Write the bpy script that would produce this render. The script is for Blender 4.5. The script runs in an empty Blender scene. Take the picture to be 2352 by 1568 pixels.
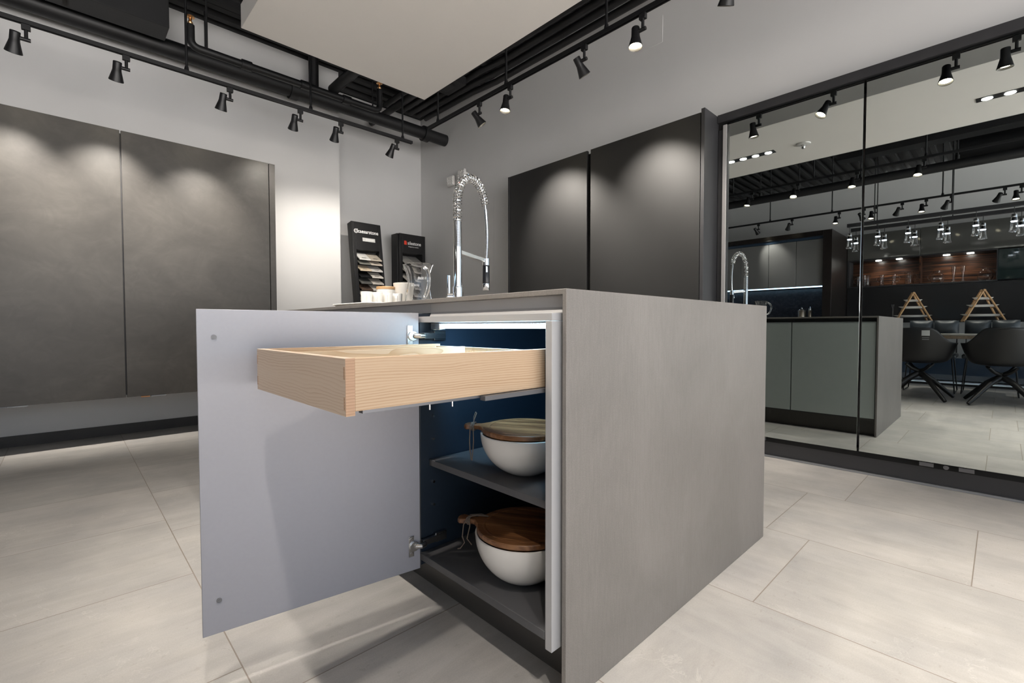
import bpy, math, random
from math import sin, cos, pi, radians
from mathutils import Vector, Matrix
random.seed(7)
S = bpy.context.scene
COL = S.collection

# ------------------------------------------------------------------ materials
class NT:
    def __init__(s, name):
        s.m = bpy.data.materials.new(name); s.m.use_nodes = True
        s.t = s.m.node_tree; s.t.nodes.clear()
        s.out = s.n('ShaderNodeOutputMaterial')
        s.b = s.n('ShaderNodeBsdfPrincipled')
        s.l(s.b.outputs[0], s.out.inputs[0])
    def n(s, k, **kw):
        nd = s.t.nodes.new(k)
        for a, v in kw.items(): setattr(nd, a, v)
        return nd
    def l(s, a, b): s.t.links.new(a, b)
    def set(s, **kw):
        for k, v in kw.items():
            i = s.b.inputs[k.replace('_', ' ')]
            if hasattr(v, 'is_linked'): s.l(v, i)
            else: i.default_value = v
        return s
    def math(s, op, a, b=None, c=None):
        nd = s.n('ShaderNodeMath', operation=op)
        for i, v in enumerate((a, b, c)):
            if v is None: continue
            if hasattr(v, 'is_linked'): s.l(v, nd.inputs[i])
            else: nd.inputs[i].default_value = v
        return nd.outputs[0]
    def obj(s): return s.n('ShaderNodeTexCoord').outputs['Object']
    def pos(s): return s.n('ShaderNodeNewGeometry').outputs['Position']
    def map(s, vec, scale=(1, 1, 1), loc=(0, 0, 0), rot=(0, 0, 0)):
        nd = s.n('ShaderNodeMapping'); s.l(vec, nd.inputs[0])
        nd.inputs['Scale'].default_value = scale; nd.inputs['Location'].default_value = loc; nd.inputs['Rotation'].default_value = rot
        return nd.outputs[0]
    def noise(s, vec, scale=5, detail=3, rough=.5, dist=0):
        nd = s.n('ShaderNodeTexNoise'); s.l(vec, nd.inputs['Vector'])
        nd.inputs['Scale'].default_value = scale; nd.inputs['Detail'].default_value = detail
        nd.inputs['Roughness'].default_value = rough; nd.inputs['Distortion'].default_value = dist
        return nd.outputs[0]
    def ramp(s, fac, stops):
        nd = s.n('ShaderNodeValToRGB'); s.l(fac, nd.inputs[0])
        e = nd.color_ramp.elements
        while len(e) < len(stops): e.new(.5)
        for i, (p, c) in enumerate(stops):
            e[i].position = p; e[i].color = (*c, 1) if len(c) == 3 else c
        return nd.outputs[0]
    def mix(s, fac, a, b, mode='MIX'):
        nd = s.n('ShaderNodeMix', data_type='RGBA', blend_type=mode)
        for i, v in ((0, fac), (6, a), (7, b)):
            if hasattr(v, 'is_linked'): s.l(v, nd.inputs[i])
            else: nd.inputs[i].default_value = v if i == 0 else (*v, 1) if len(v) == 3 else v
        return nd.outputs[2]
    def bump(s, h, strength=.2, dist=.002):
        nd = s.n('ShaderNodeBump'); s.l(h, nd.inputs['Height'])
        nd.inputs['Strength'].default_value = strength; nd.inputs['Distance'].default_value = dist
        s.l(nd.outputs[0], s.b.inputs['Normal']); return s

M = {}
def plain(name, col, rough=.5, metal=0, spec=.5, grain=0, gscale=60, **kw):
    t = NT(name)
    if grain:
        f = t.noise(t.obj(), gscale, 4)
        c = t.ramp(f, [(.3, tuple(x * (1 - grain) for x in col)), (.7, tuple(min(1, x * (1 + grain)) for x in col))])
        t.set(Base_Color=c)
    else:
        t.set(Base_Color=(*col, 1))
    t.set(Roughness=rough, Metallic=metal)
    t.b.inputs['Specular IOR Level'].default_value = spec
    for k, v in kw.items(): t.b.inputs[k.replace('_', ' ')].default_value = v
    M[name] = t.m; return t
def emit(name, col, strength):
    t = NT(name); t.set(Base_Color=(0, 0, 0, 1))
    t.b.inputs['Emission Color'].default_value = (*col, 1); t.b.inputs['Emission Strength'].default_value = strength
    M[name] = t.m

plain('paint', (.64, .635, .63), .75, grain=.02, gscale=2.5)
plain('paint_white', (.76, .74, .71), .8, grain=.015, gscale=3)
plain('panel_white', (.88, .85, .81), .6, grain=.015, gscale=2)
plain('deck_black', (.009, .009, .010), .6, grain=.2, gscale=8)
plain('matte_black', (.008, .008, .009), .45, grain=.15, gscale=40)
plain('duct_black', (.010, .010, .011), .5, grain=.3, gscale=4)
plain('black_front', (.0115, .0115, .0115), .50, spec=.55, grain=.08, gscale=6)
plain('black_frame', (.030, .030, .033), .45, grain=.08, gscale=12)
plain('gap_black', (.004, .004, .004), .7)
plain('skirting', (.055, .052, .05), .6, grain=.1, gscale=5)
plain('grey_melamine', (.34, .34, .375), .38, grain=.012, gscale=120)
plain('grey_edge', (.36, .36, .37), .4)
plain('plinth_dark', (.060, .058, .062), .5)
plain('carcass', (.055, .055, .06), .5, grain=.06, gscale=60)
plain('carcass_blue', (.013, .022, .035), .45, grain=.05, gscale=60)
plain('shelf_grey', (.085, .085, .09), .5, grain=.03, gscale=80)
plain('profile', (.46, .45, .445), .4, metal=.2)
plain('sage', (.50, .555, .545), .18, grain=.01, gscale=20)
plain('chrome', (.86, .87, .88), .06, metal=1, grain=.02, gscale=80)
plain('steel', (.60, .60, .60), .22, metal=1, grain=.08, gscale=80)
plain('runner_grey', (.15, .15, .16), .3, metal=.6)
plain('bumper_grey', (.16, .16, .17), .35)
plain('plinth_metal', (.085, .08, .075), .38, metal=.3)
plain('guide_grey', (.22, .23, .24), .4)
plain('guide_tab', (.32, .16, .07), .5)
plain('rubber_black', (.012, .013, .017), .3)
plain('brass', (.75, .45, .22), .3, metal=1)
plain('porcelain', (.70, .685, .66), .12, grain=.01, gscale=10)
plain('cup_white', (.90, .88, .84), .2)
plain('display_black', (.012, .012, .013), .35, grain=.1, gscale=30)
plain('white_print', (.80, .80, .80), .6)
plain('red_print', (.75, .06, .03), .5)
plain('label_grey', (.55, .55, .54), .5)
plain('shell_black', (.008, .008, .009), .42, grain=.1, gscale=90)
plain('leather', (.035, .045, .055), .4, grain=.15, gscale=30)
plain('blue_gloss', (.035, .06, .10), .12)
plain('side_grey', (.28, .29, .30), .3)
plain('grey_glass', (.075, .075, .07), .06, spec=.8)
plain('green_glass', (.012, .022, .022), .04, spec=.8)
plain('dark_panel', (.018, .018, .020), .25, spec=.6)
plain('kitchen_front', (.22, .22, .22), .3, spec=.6)
plain('dark_wood', (.013, .009, .008), .35, grain=.3, gscale=12)
plain('cord', (.13, .10, .08), .8)
plain('plastic_white', (.72, .71, .69), .4)
plain('pewter', (.42, .36, .30), .3, metal=1)
plain('light_wood', (.55, .33, .16), .45, grain=.25, gscale=25)
plain('table_top', (.55, .52, .48), .3)
plain('table_edge', (.42, .31, .21), .5, grain=.2, gscale=40)
emit('lens_warm', (1, .86, .62), 40)
emit('lens_white', (1, .95, .88), 40)
emit('lens_dark', (1, .86, .62), 6)
emit('strip_cool', (.50, .80, 1.0), 40)
emit('strip_blue', (.45, .72, 1.0), 7)
emit('strip_white', (.75, .88, 1.0), 30)
emit('glow_pendant', (.85, .90, 1.0), 14)
emit('red_led', (1, .08, .02), 4)

t = NT('glass'); t.set(Base_Color=(1, 1, 1, 1), Roughness=0.0, IOR=1.45); t.b.inputs['Transmission Weight'].default_value = 1
M['glass'] = t.m
t = NT('frosted'); t.set(Base_Color=(.97, .95, .92, 1), Roughness=.25, IOR=1.4); t.b.inputs['Transmission Weight'].default_value = .35
M['frosted'] = t.m
t = NT('mirror_glass'); t.set(Base_Color=(.54, .58, .575, 1), Roughness=.004, Metallic=1.0)
M['mirror_glass'] = t.m

# floor tiles
def floor_mat():
    t = NT('tile')
    sp = t.n('ShaderNodeSeparateXYZ'); p = t.pos(); t.l(p, sp.inputs[0])
    x, y = sp.outputs[0], sp.outputs[1]
    u = t.math('DIVIDE', t.math('ADD', x, .3 - .0), .6)
    row = t.math('FLOOR', u); fu = t.math('FRACT', u)
    odd = t.math('MODULO', t.math('ABSOLUTE', row), 2.0)
    off = t.math('MULTIPLY_ADD', odd, .456, .053)
    v = t.math('DIVIDE', t.math('SUBTRACT', y, off), .612)
    col = t.math('FLOOR', v); fv = t.math('FRACT', v)
    du = t.math('MULTIPLY', t.math('MINIMUM', fu, t.math('SUBTRACT', 1.0, fu)), .6)
    dv = t.math('MULTIPLY', t.math('MINIMUM', fv, t.math('SUBTRACT', 1.0, fv)), .612)
    d = t.math('MINIMUM', du, dv)
    grout = t.math('LESS_THAN', d, .0016)
    cx = t.n('ShaderNodeCombineXYZ'); t.l(row, cx.inputs[0]); t.l(col, cx.inputs[1])
    wn = t.n('ShaderNodeTexWhiteNoise'); wn.noise_dimensions = '2D'; t.l(cx.outputs[0], wn.inputs['Vector'])
    r = wn.outputs[0]
    sh = t.n('ShaderNodeCombineXYZ'); t.l(t.math('MULTIPLY', r, 7.0), sh.inputs[0]); t.l(t.math('MULTIPLY', r, 13.0), sh.inputs[1])
    va = t.n('ShaderNodeVectorMath', operation='ADD'); t.l(p, va.inputs[0]); t.l(sh.outputs[0], va.inputs[1])
    sx = t.noise(t.map(va.outputs[0], (1.8, 11, 1)), 1.5, 6, .68, .6)
    sy = t.noise(t.map(va.outputs[0], (11, 1.8, 1)), 1.5, 6, .68, .6)
    side = t.math('GREATER_THAN', x, 1.2)
    st = t.mix(side, sx, sy)
    fine = t.noise(p, 260, 3, .6)
    big = t.noise(t.map(va.outputs[0], (1, 1, 1)), 3.0, 4, .6)
    c1 = t.ramp(st, [(.25, (.375, .364, .350)), (.55, (.435, .425, .413)), (.8, (.48, .473, .464))])
    c2 = t.ramp(big, [(.3, (.80, .80, .81)), (.7, (1.08, 1.06, 1.04))])
    c3 = t.mix(1.0, c1, c2, 'MULTIPLY')
    c4 = t.mix(1.0, c3, t.ramp(fine, [(.3, (.93, .93, .93)), (.7, (1.04, 1.04, 1.04))]), 'MULTIPLY')
    vein = t.noise(t.map(va.outputs[0], (1, 1, 1)), 2.6, 7, .62, 1.8)
    vl = t.math('ABSOLUTE', t.math('SUBTRACT', vein, .5))
    c4 = t.mix(t.math('MULTIPLY', t.math('MULTIPLY', t.math('LESS_THAN', vl, .004), t.math('GREATER_THAN', t.noise(va.outputs[0], 1.9, 1, .5), .60)), .25), c4, (.60, .585, .56))
    pit = t.noise(t.map(va.outputs[0], (1, 1, 1)), 55, 2, .5)
    cl = t.noise(t.map(va.outputs[0], (1, 1, 1)), 5, 3, .6)
    pm = t.math('MULTIPLY', t.math('GREATER_THAN', pit, .66), t.math('GREATER_THAN', cl, .52))
    c4 = t.mix(t.math('MULTIPLY', pm, .22), c4, (.26, .235, .205))
    tone = t.ramp(r, [(0, (.93, .93, .92)), (1, (1.05, 1.04, 1.03))])
    c5 = t.mix(1.0, c4, tone, 'MULTIPLY')
    c6 = t.mix(grout, c5, (.23, .20, .17))
    t.set(Base_Color=c6, Roughness=t.math('MULTIPLY_ADD', st, .2, .36))
    t.b.inputs['Specular IOR Level'].default_value = .35
    h = t.math('SUBTRACT', t.math('MULTIPLY', fine, .4), grout)
    t.bump(h, .25, .0015)
    M['tile'] = t.m
floor_mat()

def concrete_mat(name, lo, mid, hi, rough=.5, bump=.15, scale=1.0):
    t = NT(name); p = t.obj()
    a = t.noise(t.map(p, (1, 1, 1.6)), 1.7 * scale, 8, .62, 1.3)
    b = t.noise(t.map(p, (1, 1, 1)), 7 * scale, 6, .6, 2.5)
    f = t.math('ADD', t.math('MULTIPLY', a, .7), t.math('MULTIPLY', b, .3))
    t.set(Base_Color=t.ramp(f, [(.33, lo), (.5, mid), (.68, hi)]), Roughness=rough)
    t.b.inputs['Specular IOR Level'].default_value = .5
    t.bump(b, bump, .002)
    M[name] = t.m
concrete_mat('concrete_front', (.038, .0345, .030), (.052, .0475, .042), (.072, .066, .059), .42, .12)
def ceramic():
    t = NT('ceramic'); p = t.obj()
    f = t.noise(p, 420, 2, .6); g = t.noise(t.map(p, (1, 1, .8)), 3.2, 6, .6, .5)
    st = t.noise(t.map(p, (300, 300, 22)), 1.0, 3, .6)
    c = t.mix(1.0, t.ramp(g, [(.3, (.180, .168, .157)), (.7, (.226, .210, .198))]), t.ramp(f, [(.3, (.88, .88, .88)), (.7, (1.1, 1.1, 1.1))]), 'MULTIPLY')
    c = t.mix(1.0, c, t.ramp(st, [(.3, (.93, .93, .93)), (.7, (1.06, 1.06, 1.06))]), 'MULTIPLY')
    t.set(Base_Color=c, Roughness=.46); t.bump(f, .08, .001)
    M['ceramic'] = t.m
ceramic()
concrete_mat('stone_dark', (.012, .013, .018), (.022, .024, .032), (.06, .065, .08), .3, .05, 6)

def wood(name, axis, cols, period=.007, dist=2.0, stretch=1.5, rough=.5, spec=.3, contrast=(.25, .75)):
    """straight-grained board: bands across `axis`, wavy along the length"""
    t = NT(name); p = t.obj()
    sc = [stretch] * 3; sc[axis] = 14
    wob = t.noise(t.map(p, tuple(sc)), 1.0, 3, .5)
    sp = t.n('ShaderNodeSeparateXYZ'); t.l(p, sp.inputs[0])
    q = t.math('MULTIPLY_ADD', wob, dist * .02, sp.outputs[axis])
    ph = t.math('MULTIPLY', q, 1 / period)
    fine = t.noise(t.map(p, tuple(60 if i != axis else 900 for i in range(3))), 1.0, 3, .6)
    saw = t.math('FRACT', ph)
    tri = t.math('POWER', saw, 2.2)
    var = t.noise(t.map(p, tuple(2 if i != axis else 45 for i in range(3))), 1.0, 2, .5)
    f = t.math('ADD', t.math('MULTIPLY', t.math('MULTIPLY', tri, var), 1.35), t.math('MULTIPLY', fine, .35))
    t.set(Base_Color=t.ramp(f, [(contrast[0], cols[0]), (.5, cols[1]), (contrast[1] + .1, cols[2])]), Roughness=rough)
    t.b.inputs['Specular IOR Level'].default_value = spec
    M[name] = t.m
wood('ash_side', 2, [(.50, .365, .245), (.465, .325, .21), (.345, .215, .125)], .0047, 1.3, 3.5)
wood('ash_front', 2, [(.58, .47, .375), (.56, .44, .345), (.48, .355, .265)], .0058, 1.6, 4.5)
wood('ash_end', 2, [(.42, .265, .17), (.33, .20, .125), (.55, .38, .26)], .0046, .3, 2.0)
def ash_flat():
    t = NT('ash_flat'); p = t.obj()
    w = t.noise(t.map(p, (1.3, 14, 10)), 1.2, 2, .5, .8)
    rings = t.math('FRACT', t.math('MULTIPLY', w, 5.0))
    f = t.math('POWER', rings, 3.0)
    t.set(Base_Color=t.ramp(f, [(0, (.68, .56, .42)), (.6, (.66, .53, .38)), (1, (.52, .37, .23))]), Roughness=.5)
    M['ash_flat'] = t.m
ash_flat()
def acacia():
    t = NT('acacia'); p = t.obj()
    a = t.noise(t.map(p, (2.2, 26, 8)), 1.0, 5, .6, .8)
    b = t.noise(t.map(p, (9, 160, 40)), 1.0, 3, .6)
    f = t.math('ADD', t.math('MULTIPLY', a, .75), t.math('MULTIPLY', b, .25))
    t.set(Base_Color=t.ramp(f, [(.36, (.055, .022, .010)), (.49, (.17, .072, .028)), (.61, (.36, .185, .080))]), Roughness=.4)
    M['acacia'] = t.m
acacia()
def rosewood():
    t = NT('macassar'); p = t.obj()
    a = t.noise(t.map(p, (6, 1.0, 26)), 1.6, 5, .65, .4)
    t.set(Base_Color=t.ramp(a, [(.42, (.010, .005, .004)), (.56, (.07, .026, .012)), (.74, (.25, .10, .042))]), Roughness=.3)
    M['macassar'] = t.m
rosewood()

# ------------------------------------------------------------------ mesh building
class MB:
    def __init__(s): s.v = []; s.f = []
    def add(s, vs, fs):
        b = len(s.v); s.v += [tuple(v) for v in vs]; s.f += [tuple(b + i for i in f) for f in fs]; return s
    def box(s, x0, x1, y0, y1, z0, z1):
        if x0 > x1: x0, x1 = x1, x0
        if y0 > y1: y0, y1 = y1, y0
        if z0 > z1: z0, z1 = z1, z0
        vs = [(x, y, z) for z in (z0, z1) for y in (y0, y1) for x in (x0, x1)]
        return s.add(vs, [(0, 2, 3, 1), (4, 5, 7, 6), (0, 1, 5, 4), (2, 6, 7, 3), (0, 4, 6, 2), (1, 3, 7, 5)])
    def obox(s, c, ax, ay, az):
        """box about centre c with half-axis vectors"""
        c, ax, ay, az = Vector(c), Vector(ax), Vector(ay), Vector(az)
        vs = [c + i * ax + j * ay + k * az for k in (-1, 1) for j in (-1, 1) for i in (-1, 1)]
        return s.add(vs, [(0, 2, 3, 1), (4, 5, 7, 6), (0, 1, 5, 4), (2, 6, 7, 3), (0, 4, 6, 2), (1, 3, 7, 5)])
    def tube(s, pts, r, n=12, cap=True, closed=False):
        pts = [Vector(p) for p in pts]; k = len(pts)
        rs = r if isinstance(r, (list, tuple)) else [r] * k
        T = []
        for i in range(k):
            a = pts[(i - 1) % k] if closed or i > 0 else pts[0]; b = pts[(i + 1) % k] if closed or i < k - 1 else pts[-1]
            T.append((b - a).normalized())
        up = Vector((0, 0, 1)) if abs(T[0].z) < .9 else Vector((1, 0, 0))
        N = (up - T[0] * up.dot(T[0])).normalized(); base = len(s.v); 
        for i in range(k):
            N = (N - T[i] * N.dot(T[i])).normalized(); B = T[i].cross(N)
            for j in range(n):
                a = 2 * pi * j / n
                s.v.append(tuple(pts[i] + (N * cos(a) + B * sin(a)) * rs[i]))
        m = k if closed else k - 1
        for i in range(m):
            for j in range(n):
                a = base + i * n + j; b = base + i * n + (j + 1) % n
                c = base + ((i + 1) % k) * n + (j + 1) % n; d = base + ((i + 1) % k) * n + j
                s.f.append((a, b, c, d))
        if cap and not closed:
            s.f.append(tuple(base + j for j in range(n))[::-1]); s.f.append(tuple(base + (k - 1) * n + j for j in range(n)))
        return s
    def cyl(s, p0, p1, r, n=20, r1=None): return s.tube([p0, p1], [r, r if r1 is None else r1], n)
    def lathe(s, prof, c=(0, 0, 0), n=32, closed=False, frame=None):
        """prof: (r, z) pairs; spun about z (or the frame's third axis)"""
        base = len(s.v); c = Vector(c); k = len(prof)
        X, Y, Z = frame or (Vector((1, 0, 0)), Vector((0, 1, 0)), Vector((0, 0, 1)))
        for r, z in prof:
            for j in range(n):
                a = 2 * pi * j / n
                s.v.append(tuple(c + X * (r * cos(a)) + Y * (r * sin(a)) + Z * z))
        for i in range(k if closed else k - 1):
            for j in range(n):
                i2 = (i + 1) % k
                s.f.append((base + i * n + j, base + i * n + (j + 1) % n, base + i2 * n + (j + 1) % n, base + i2 * n + j))
        if not closed:
            if prof[0][0] > 1e-6: s.f.append(tuple(base + j for j in range(n))[::-1])
            if prof[-1][0] > 1e-6: s.f.append(tuple(base + (k - 1) * n + j for j in range(n)))
        return s
    def prism(s, poly, axis, a0, a1):
        """extrude a 2-D polygon along an axis; poly in the two other axes in order"""
        k = len(poly); vs = []
        for a in (a0, a1):
            for p, q in poly:
                vs.append({0: (a, p, q), 1: (p, a, q), 2: (p, q, a)}[axis])
        fs = [tuple(range(k))[::-1], tuple(range(k, 2 * k))] + [(i, (i + 1) % k, k + (i + 1) % k, k + i) for i in range(k)]
        return s.add(vs, fs)
    def ball(s, c, r, n=16, m=10, sc=(1, 1, 1)):
        prof = [(max(1e-7, r * sin(pi * i / m)), -r * cos(pi * i / m)) for i in range(m + 1)]
        fr = (Vector((sc[0], 0, 0)), Vector((0, sc[1], 0)), Vector((0, 0, sc[2])))
        return s.lathe(prof, c, n, frame=fr)

def worldloc(o):
    v = Vector((0, 0, 0))
    while o is not None: v += o.location; o = o.parent
    return v

def build(name, mb, mat, parent=None, local=False, bevel=0, smooth=40, seg=2, sub=0, solid=0, loc=None):
    """ONE mesh object. Without local=True the mesh is given in world coordinates and moved to its parent's origin."""
    me = bpy.data.meshes.new(name)
    off = worldloc(parent) if parent is not None and not local else Vector((0, 0, 0))
    if loc is not None: off = off + Vector(loc)
    me.from_pydata([tuple(Vector(v) - off) for v in mb.v], [], mb.f)
    import bmesh
    bm = bmesh.new(); bm.from_mesh(me); bmesh.ops.recalc_face_normals(bm, faces=bm.faces); bm.to_mesh(me); bm.free()
    me.materials.append(M[mat] if isinstance(mat, str) else mat)
    if smooth:
        me.shade_smooth(); me.set_sharp_from_angle(angle=radians(smooth))
    o = bpy.data.objects.new(name, me); COL.objects.link(o); o.parent = parent
    if loc is not None: o.location = loc
    if solid:
        d = o.modifiers.new('solid', 'SOLIDIFY'); d.thickness = solid; d.offset = 0
    if sub:
        d = o.modifiers.new('sub', 'SUBSURF'); d.levels = sub; d.render_levels = sub
    if bevel:
        d = o.modifiers.new('bevel', 'BEVEL'); d.width = bevel; d.segments = seg; d.limit_method = 'ANGLE'; d.angle_limit = radians(50)
    return o

def tag(o, label, cat, group=None):
    o['label'] = label; o['category'] = cat
    if group: o['group'] = group
    return o
def thing(name, loc, label, cat, group=None):
    o = bpy.data.objects.new(name, None); COL.objects.link(o); o.location = loc; o.empty_display_size = .05
    return tag(o, label, cat, group)
def struct(name, mb, mat, **kw):
    o = build(name, mb, mat, **kw); o['kind'] = 'structure'; return o
def copy_tree(o, parent=None):
    c = o.copy(); COL.objects.link(c); c.parent = parent
    for ch in list(o.children): copy_tree(ch, c)
    return c
ORD = ['first', 'second', 'third', 'fourth', 'fifth', 'sixth', 'seventh', 'eighth', 'ninth', 'tenth', 'eleventh', 'twelfth']

# ------------------------------------------------------------------ camera
f_px, yaw, pitch, roll = 1076.229, .80868984, -.03017888, -.00073137
cyw, syw, cp, sp_ = cos(yaw), sin(yaw), cos(pitch), sin(pitch)
F = Vector((cyw * cp, syw * cp, sp_)); R = Vector((syw, -cyw, 0)); U = R.cross(F)
R2 = R * cos(roll) + U * sin(roll); U2 = -R * sin(roll) + U * cos(roll)
cam = bpy.data.cameras.new('camera'); cam.sensor_width = 36; cam.lens = f_px / 2352 * 36; cam.clip_start = .02
co = bpy.data.objects.new('camera', cam); COL.objects.link(co)
mw = Matrix.Identity(4)
for i in range(3): mw[i][0], mw[i][1], mw[i][2] = R2[i], U2[i], -F[i]
mw.translation = Vector((0, 0, .8367)); co.matrix_world = mw
S.camera = co

# ------------------------------------------------------------------ room shell
XR, YL, YB, ZC, XB = 3.33, 4.78, 5.17, 3.46, -3.9
struct('floor', MB().box(XB - .15, XR + .15, -4.2, YB + .15, -.1, 0), 'tile', smooth=0)
struct('wall_left', MB().box(XB - .15, 2.094, YL, YL + .55, 0, ZC), 'paint', smooth=0)
struct('wall_far', MB().box(2.094, XR + .15, YB, YB + .16, 0, ZC), 'paint', smooth=0)
struct('wall_right', MB().box(XR, XR + .15, -4.2, YB, 0, ZC), 'paint', smooth=0)
struct('wall_dining', MB().box(XB - .15, XB, -4.2, YL, 0, ZC), 'paint', smooth=0)
struct('baseboard_left', MB().box(XB, 2.094, YL - .008, YL, 0, .078), 'skirting', bevel=.002)
struct('baseboard_far', MB().box(2.094, XR, YB - .008, YB, 0, .078), 'skirting', bevel=.002)
struct('trim_1', MB().box(3.272, 3.32, -1.1, 1.34, 0, .0115), 'grey_edge')
# corrugated black deck
mb = MB()
y = -4.2
poly = []
while y < YB:
    poly += [(y, ZC), (y + .05, ZC), (y + .065, ZC + .04), (y + .125, ZC + .04), (y + .14, ZC)]
    y += .15
poly += [(YB + .15, ZC), (YB + .15, ZC + .12), (-4.2, ZC + .12)]
mb.prism(poly, 0, XB - .15, XR + .15)
struct('ceiling', mb, 'deck_black', smooth=0)

# ------------------------------------------------------------------ dropped white ceiling panel and what hangs in it
PX0, PX1, PY0, PY1, PZ = .775, 2.02, -1.6, 3.08, 2.567
t_ = thing('ceiling_panel', (1.4, .74, PZ), 'large white dropped ceiling panel hanging over the island', 'ceiling panel')
build('panel', MB().box(PX0, PX1, PY0, PY1, PZ, PZ + .135), 'panel_white', t_, bevel=.002)
for y in (-.8, .8, 2.4):
    for x in (.95, 1.85):
        build('hanger_rod', MB().cyl((x, y, PZ + .13), (x, y, ZC), .006, 8), 'matte_black', t_)
def downlight_bar(y0, y1, lab, n=4):
    o = thing('recessed_downlight', (1.345, (y0 + y1) / 2, PZ), lab, 'downlight', 'black downlight strips in the ceiling panel')
    build('housing', MB().box(1.303, 1.388, y0, y1, PZ - .004, PZ - .0005), 'matte_black', o)
    for i in range(n):
        yy = y0 + (y1 - y0) * (i + .5) / n
        build('lamp', MB().cyl((1.345, yy, PZ - .0065), (1.345, yy, PZ - .0042), .031, 20), 'lens_white', o)
downlight_bar(1.585, 2.06, 'black four lamp downlight strip over the tap, seen in the mirror')
downlight_bar(-.30, .18, 'black downlight strip near the mirror edge, seen only in the glass')
o = thing('smoke_detector', (1.346, 1.34, PZ), 'white round ceiling sprinkler with glass tip in the white panel', 'sprinkler')
build('plate', MB().lathe([(.0001, 0), (.062, 0), (.058, -.008), (.03, -.014), (.0001, -.014)], (1.346, 1.34, PZ - .0005)), 'plastic_white', o)
build('tip', MB().lathe([(.018, -.014), (.02, -.03), (.012, -.045), (.0001, -.048)], (1.346, 1.34, PZ)), 'steel', o)

# ------------------------------------------------------------------ track lights
def aim_frame(d):
    z = -Vector(d).normalized()
    x = Vector((0, 1, 0)).cross(z)
    if x.length < .05: x = Vector((1, 0, 0)).cross(z)
    x.normalize(); y = z.cross(x)
    return Matrix((x, y, z)).transposed()
head_prof = [(.0001, .0), (.0205, .0), (.0222, -.003), (.0226, -.048), (.0250, -.060), (.0385, -.113), (.0372, -.115), (.0350, -.111), (.0315, -.098), (.0001, -.098)]
_head = None
def spotlight(x, y, z, dx, dy, aim, label, group, power=60, size=52, lens='lens_warm', color=(1, .925, .83), blend=.8, lightname='bulb'):
    """z: underside of the track; (dx,dy): side the can sits on"""
    o = thing('track_spotlight', (x, y, z), label, 'spotlight', group)
    along = (1, 0) if abs(dx) > abs(dy) else (0, 1)
    hx, hy = (.019, .012) if along[0] else (.012, .019)
    build('adapter', MB().box(-hx, hx, -hy, hy, -.032, -.0006).cyl((0, 0, -.03), (0, 0, -.088), .0085, 10), 'matte_black', o, local=True, bevel=.002)
    build('knuckle', MB().cyl((-dx * .018, -dy * .018, -.085), (dx * .035, dy * .035, -.085), .0105, 12), 'matte_black', o, local=True)
    Mx = aim_frame(aim)
    piv = Vector((dx * .045, dy * .045, -.085))
    hd = build('can', MB().lathe(head_prof, (0, 0, .030), 24), 'matte_black', o, local=True)
    hd.matrix_local = Matrix.Translation(piv) @ Mx.to_4x4()
    ln = build('lens', MB().lathe([(.0001, -.0683), (.0295, -.0683), (.0290, -.0715), (.0001, -.0715)], (0, 0, 0), 20), lens, hd, local=True)
    if power:
        ld = bpy.data.lights.new(lightname, 'SPOT'); ld.energy = power; ld.spot_size = radians(size); ld.spot_blend = blend
        ld.shadow_soft_size = .022; ld.color = color
        lo = bpy.data.objects.new(lightname, ld); COL.objects.link(lo); lo.parent = hd
        lo.location = (0, 0, -.090)
    return o
def track(name, p0, p1, rods, label, rz=0):
    x0, y0, z0 = p0; x1, y1, _ = p1
    o = thing('lighting_track', ((x0 + x1) / 2, (y0 + y1) / 2, z0), label, 'lighting track')
    w = .0135
    if abs(x1 - x0) > abs(y1 - y0):
        mb = MB().box(x0, x1, y0 - w, y0 - .006, z0, z0 + .024).box(x0, x1, y0 + .006, y0 + w, z0, z0 + .024).box(x0, x1, y0 - .006, y0 + .006, z0 + .008, z0 + .024)
    else:
        mb = MB().box(x0 - w, x0 - .006, y0, y1, z0, z0 + .024).box(x0 + .006, x0 + w, y0, y1, z0, z0 + .024).box(x0 - .006, x0 + .006, y0, y1, z0 + .008, z0 + .024)
    build('rail', mb, 'matte_black', o, smooth=0)
    for rx, ry in rods:
        build('suspension_rod', MB().cyl((rx, ry, z0 + .024), (rx, ry, z0 + .05), .016, 12, .011).cyl((rx, ry, z0 + .04), (rx, ry, ZC), .008, 10), 'matte_black', o)
    return o
# along the left wall
ZT = 2.548
track('t', (-3.0, 3.85, ZT), (2.385, 3.85, ZT), [(-1.2, 3.85), (.635, 3.85), (1.458, 3.85), (2.287, 3.85)], 'long black track rail running along the left wall')
LL = [(-1.35, (0, .75, -1), 'beyond the frame'), (-.62, (0, .75, -1), ''), (-.122, (-.12, .58, -1), ''), (.317, (-.05, .60, -1), ''), (.891, (-.08, .52, -1), ''), (1.377, (.05, .70, -1.0), ''), (1.704, (.1, .74, -1.0), ''), (2.228, (-.15, .85, -1.2), '')]
LLN = [None, None, 'leftmost black spotlight on the left wall track', 'black spotlight second from left on the left wall track', 'black spotlight third from left on the left wall track',
       'black spotlight on the left wall track above the cabinet right corner', 'black spotlight second from the far end of the left wall track', 'tilted black spotlight at the far end of the left wall track']
for (x, a, _), lb in zip(LL, LLN):
    if lb is None: continue
    spotlight(x, 3.85, ZT, -1, 0, a, lb, 'spotlights on the left wall track', power=125 if x < 1.2 else (18 if x < 2 else 50), size=66 if x < 1.2 else 96, blend=1.0, color=(1, .93, .84))
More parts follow.
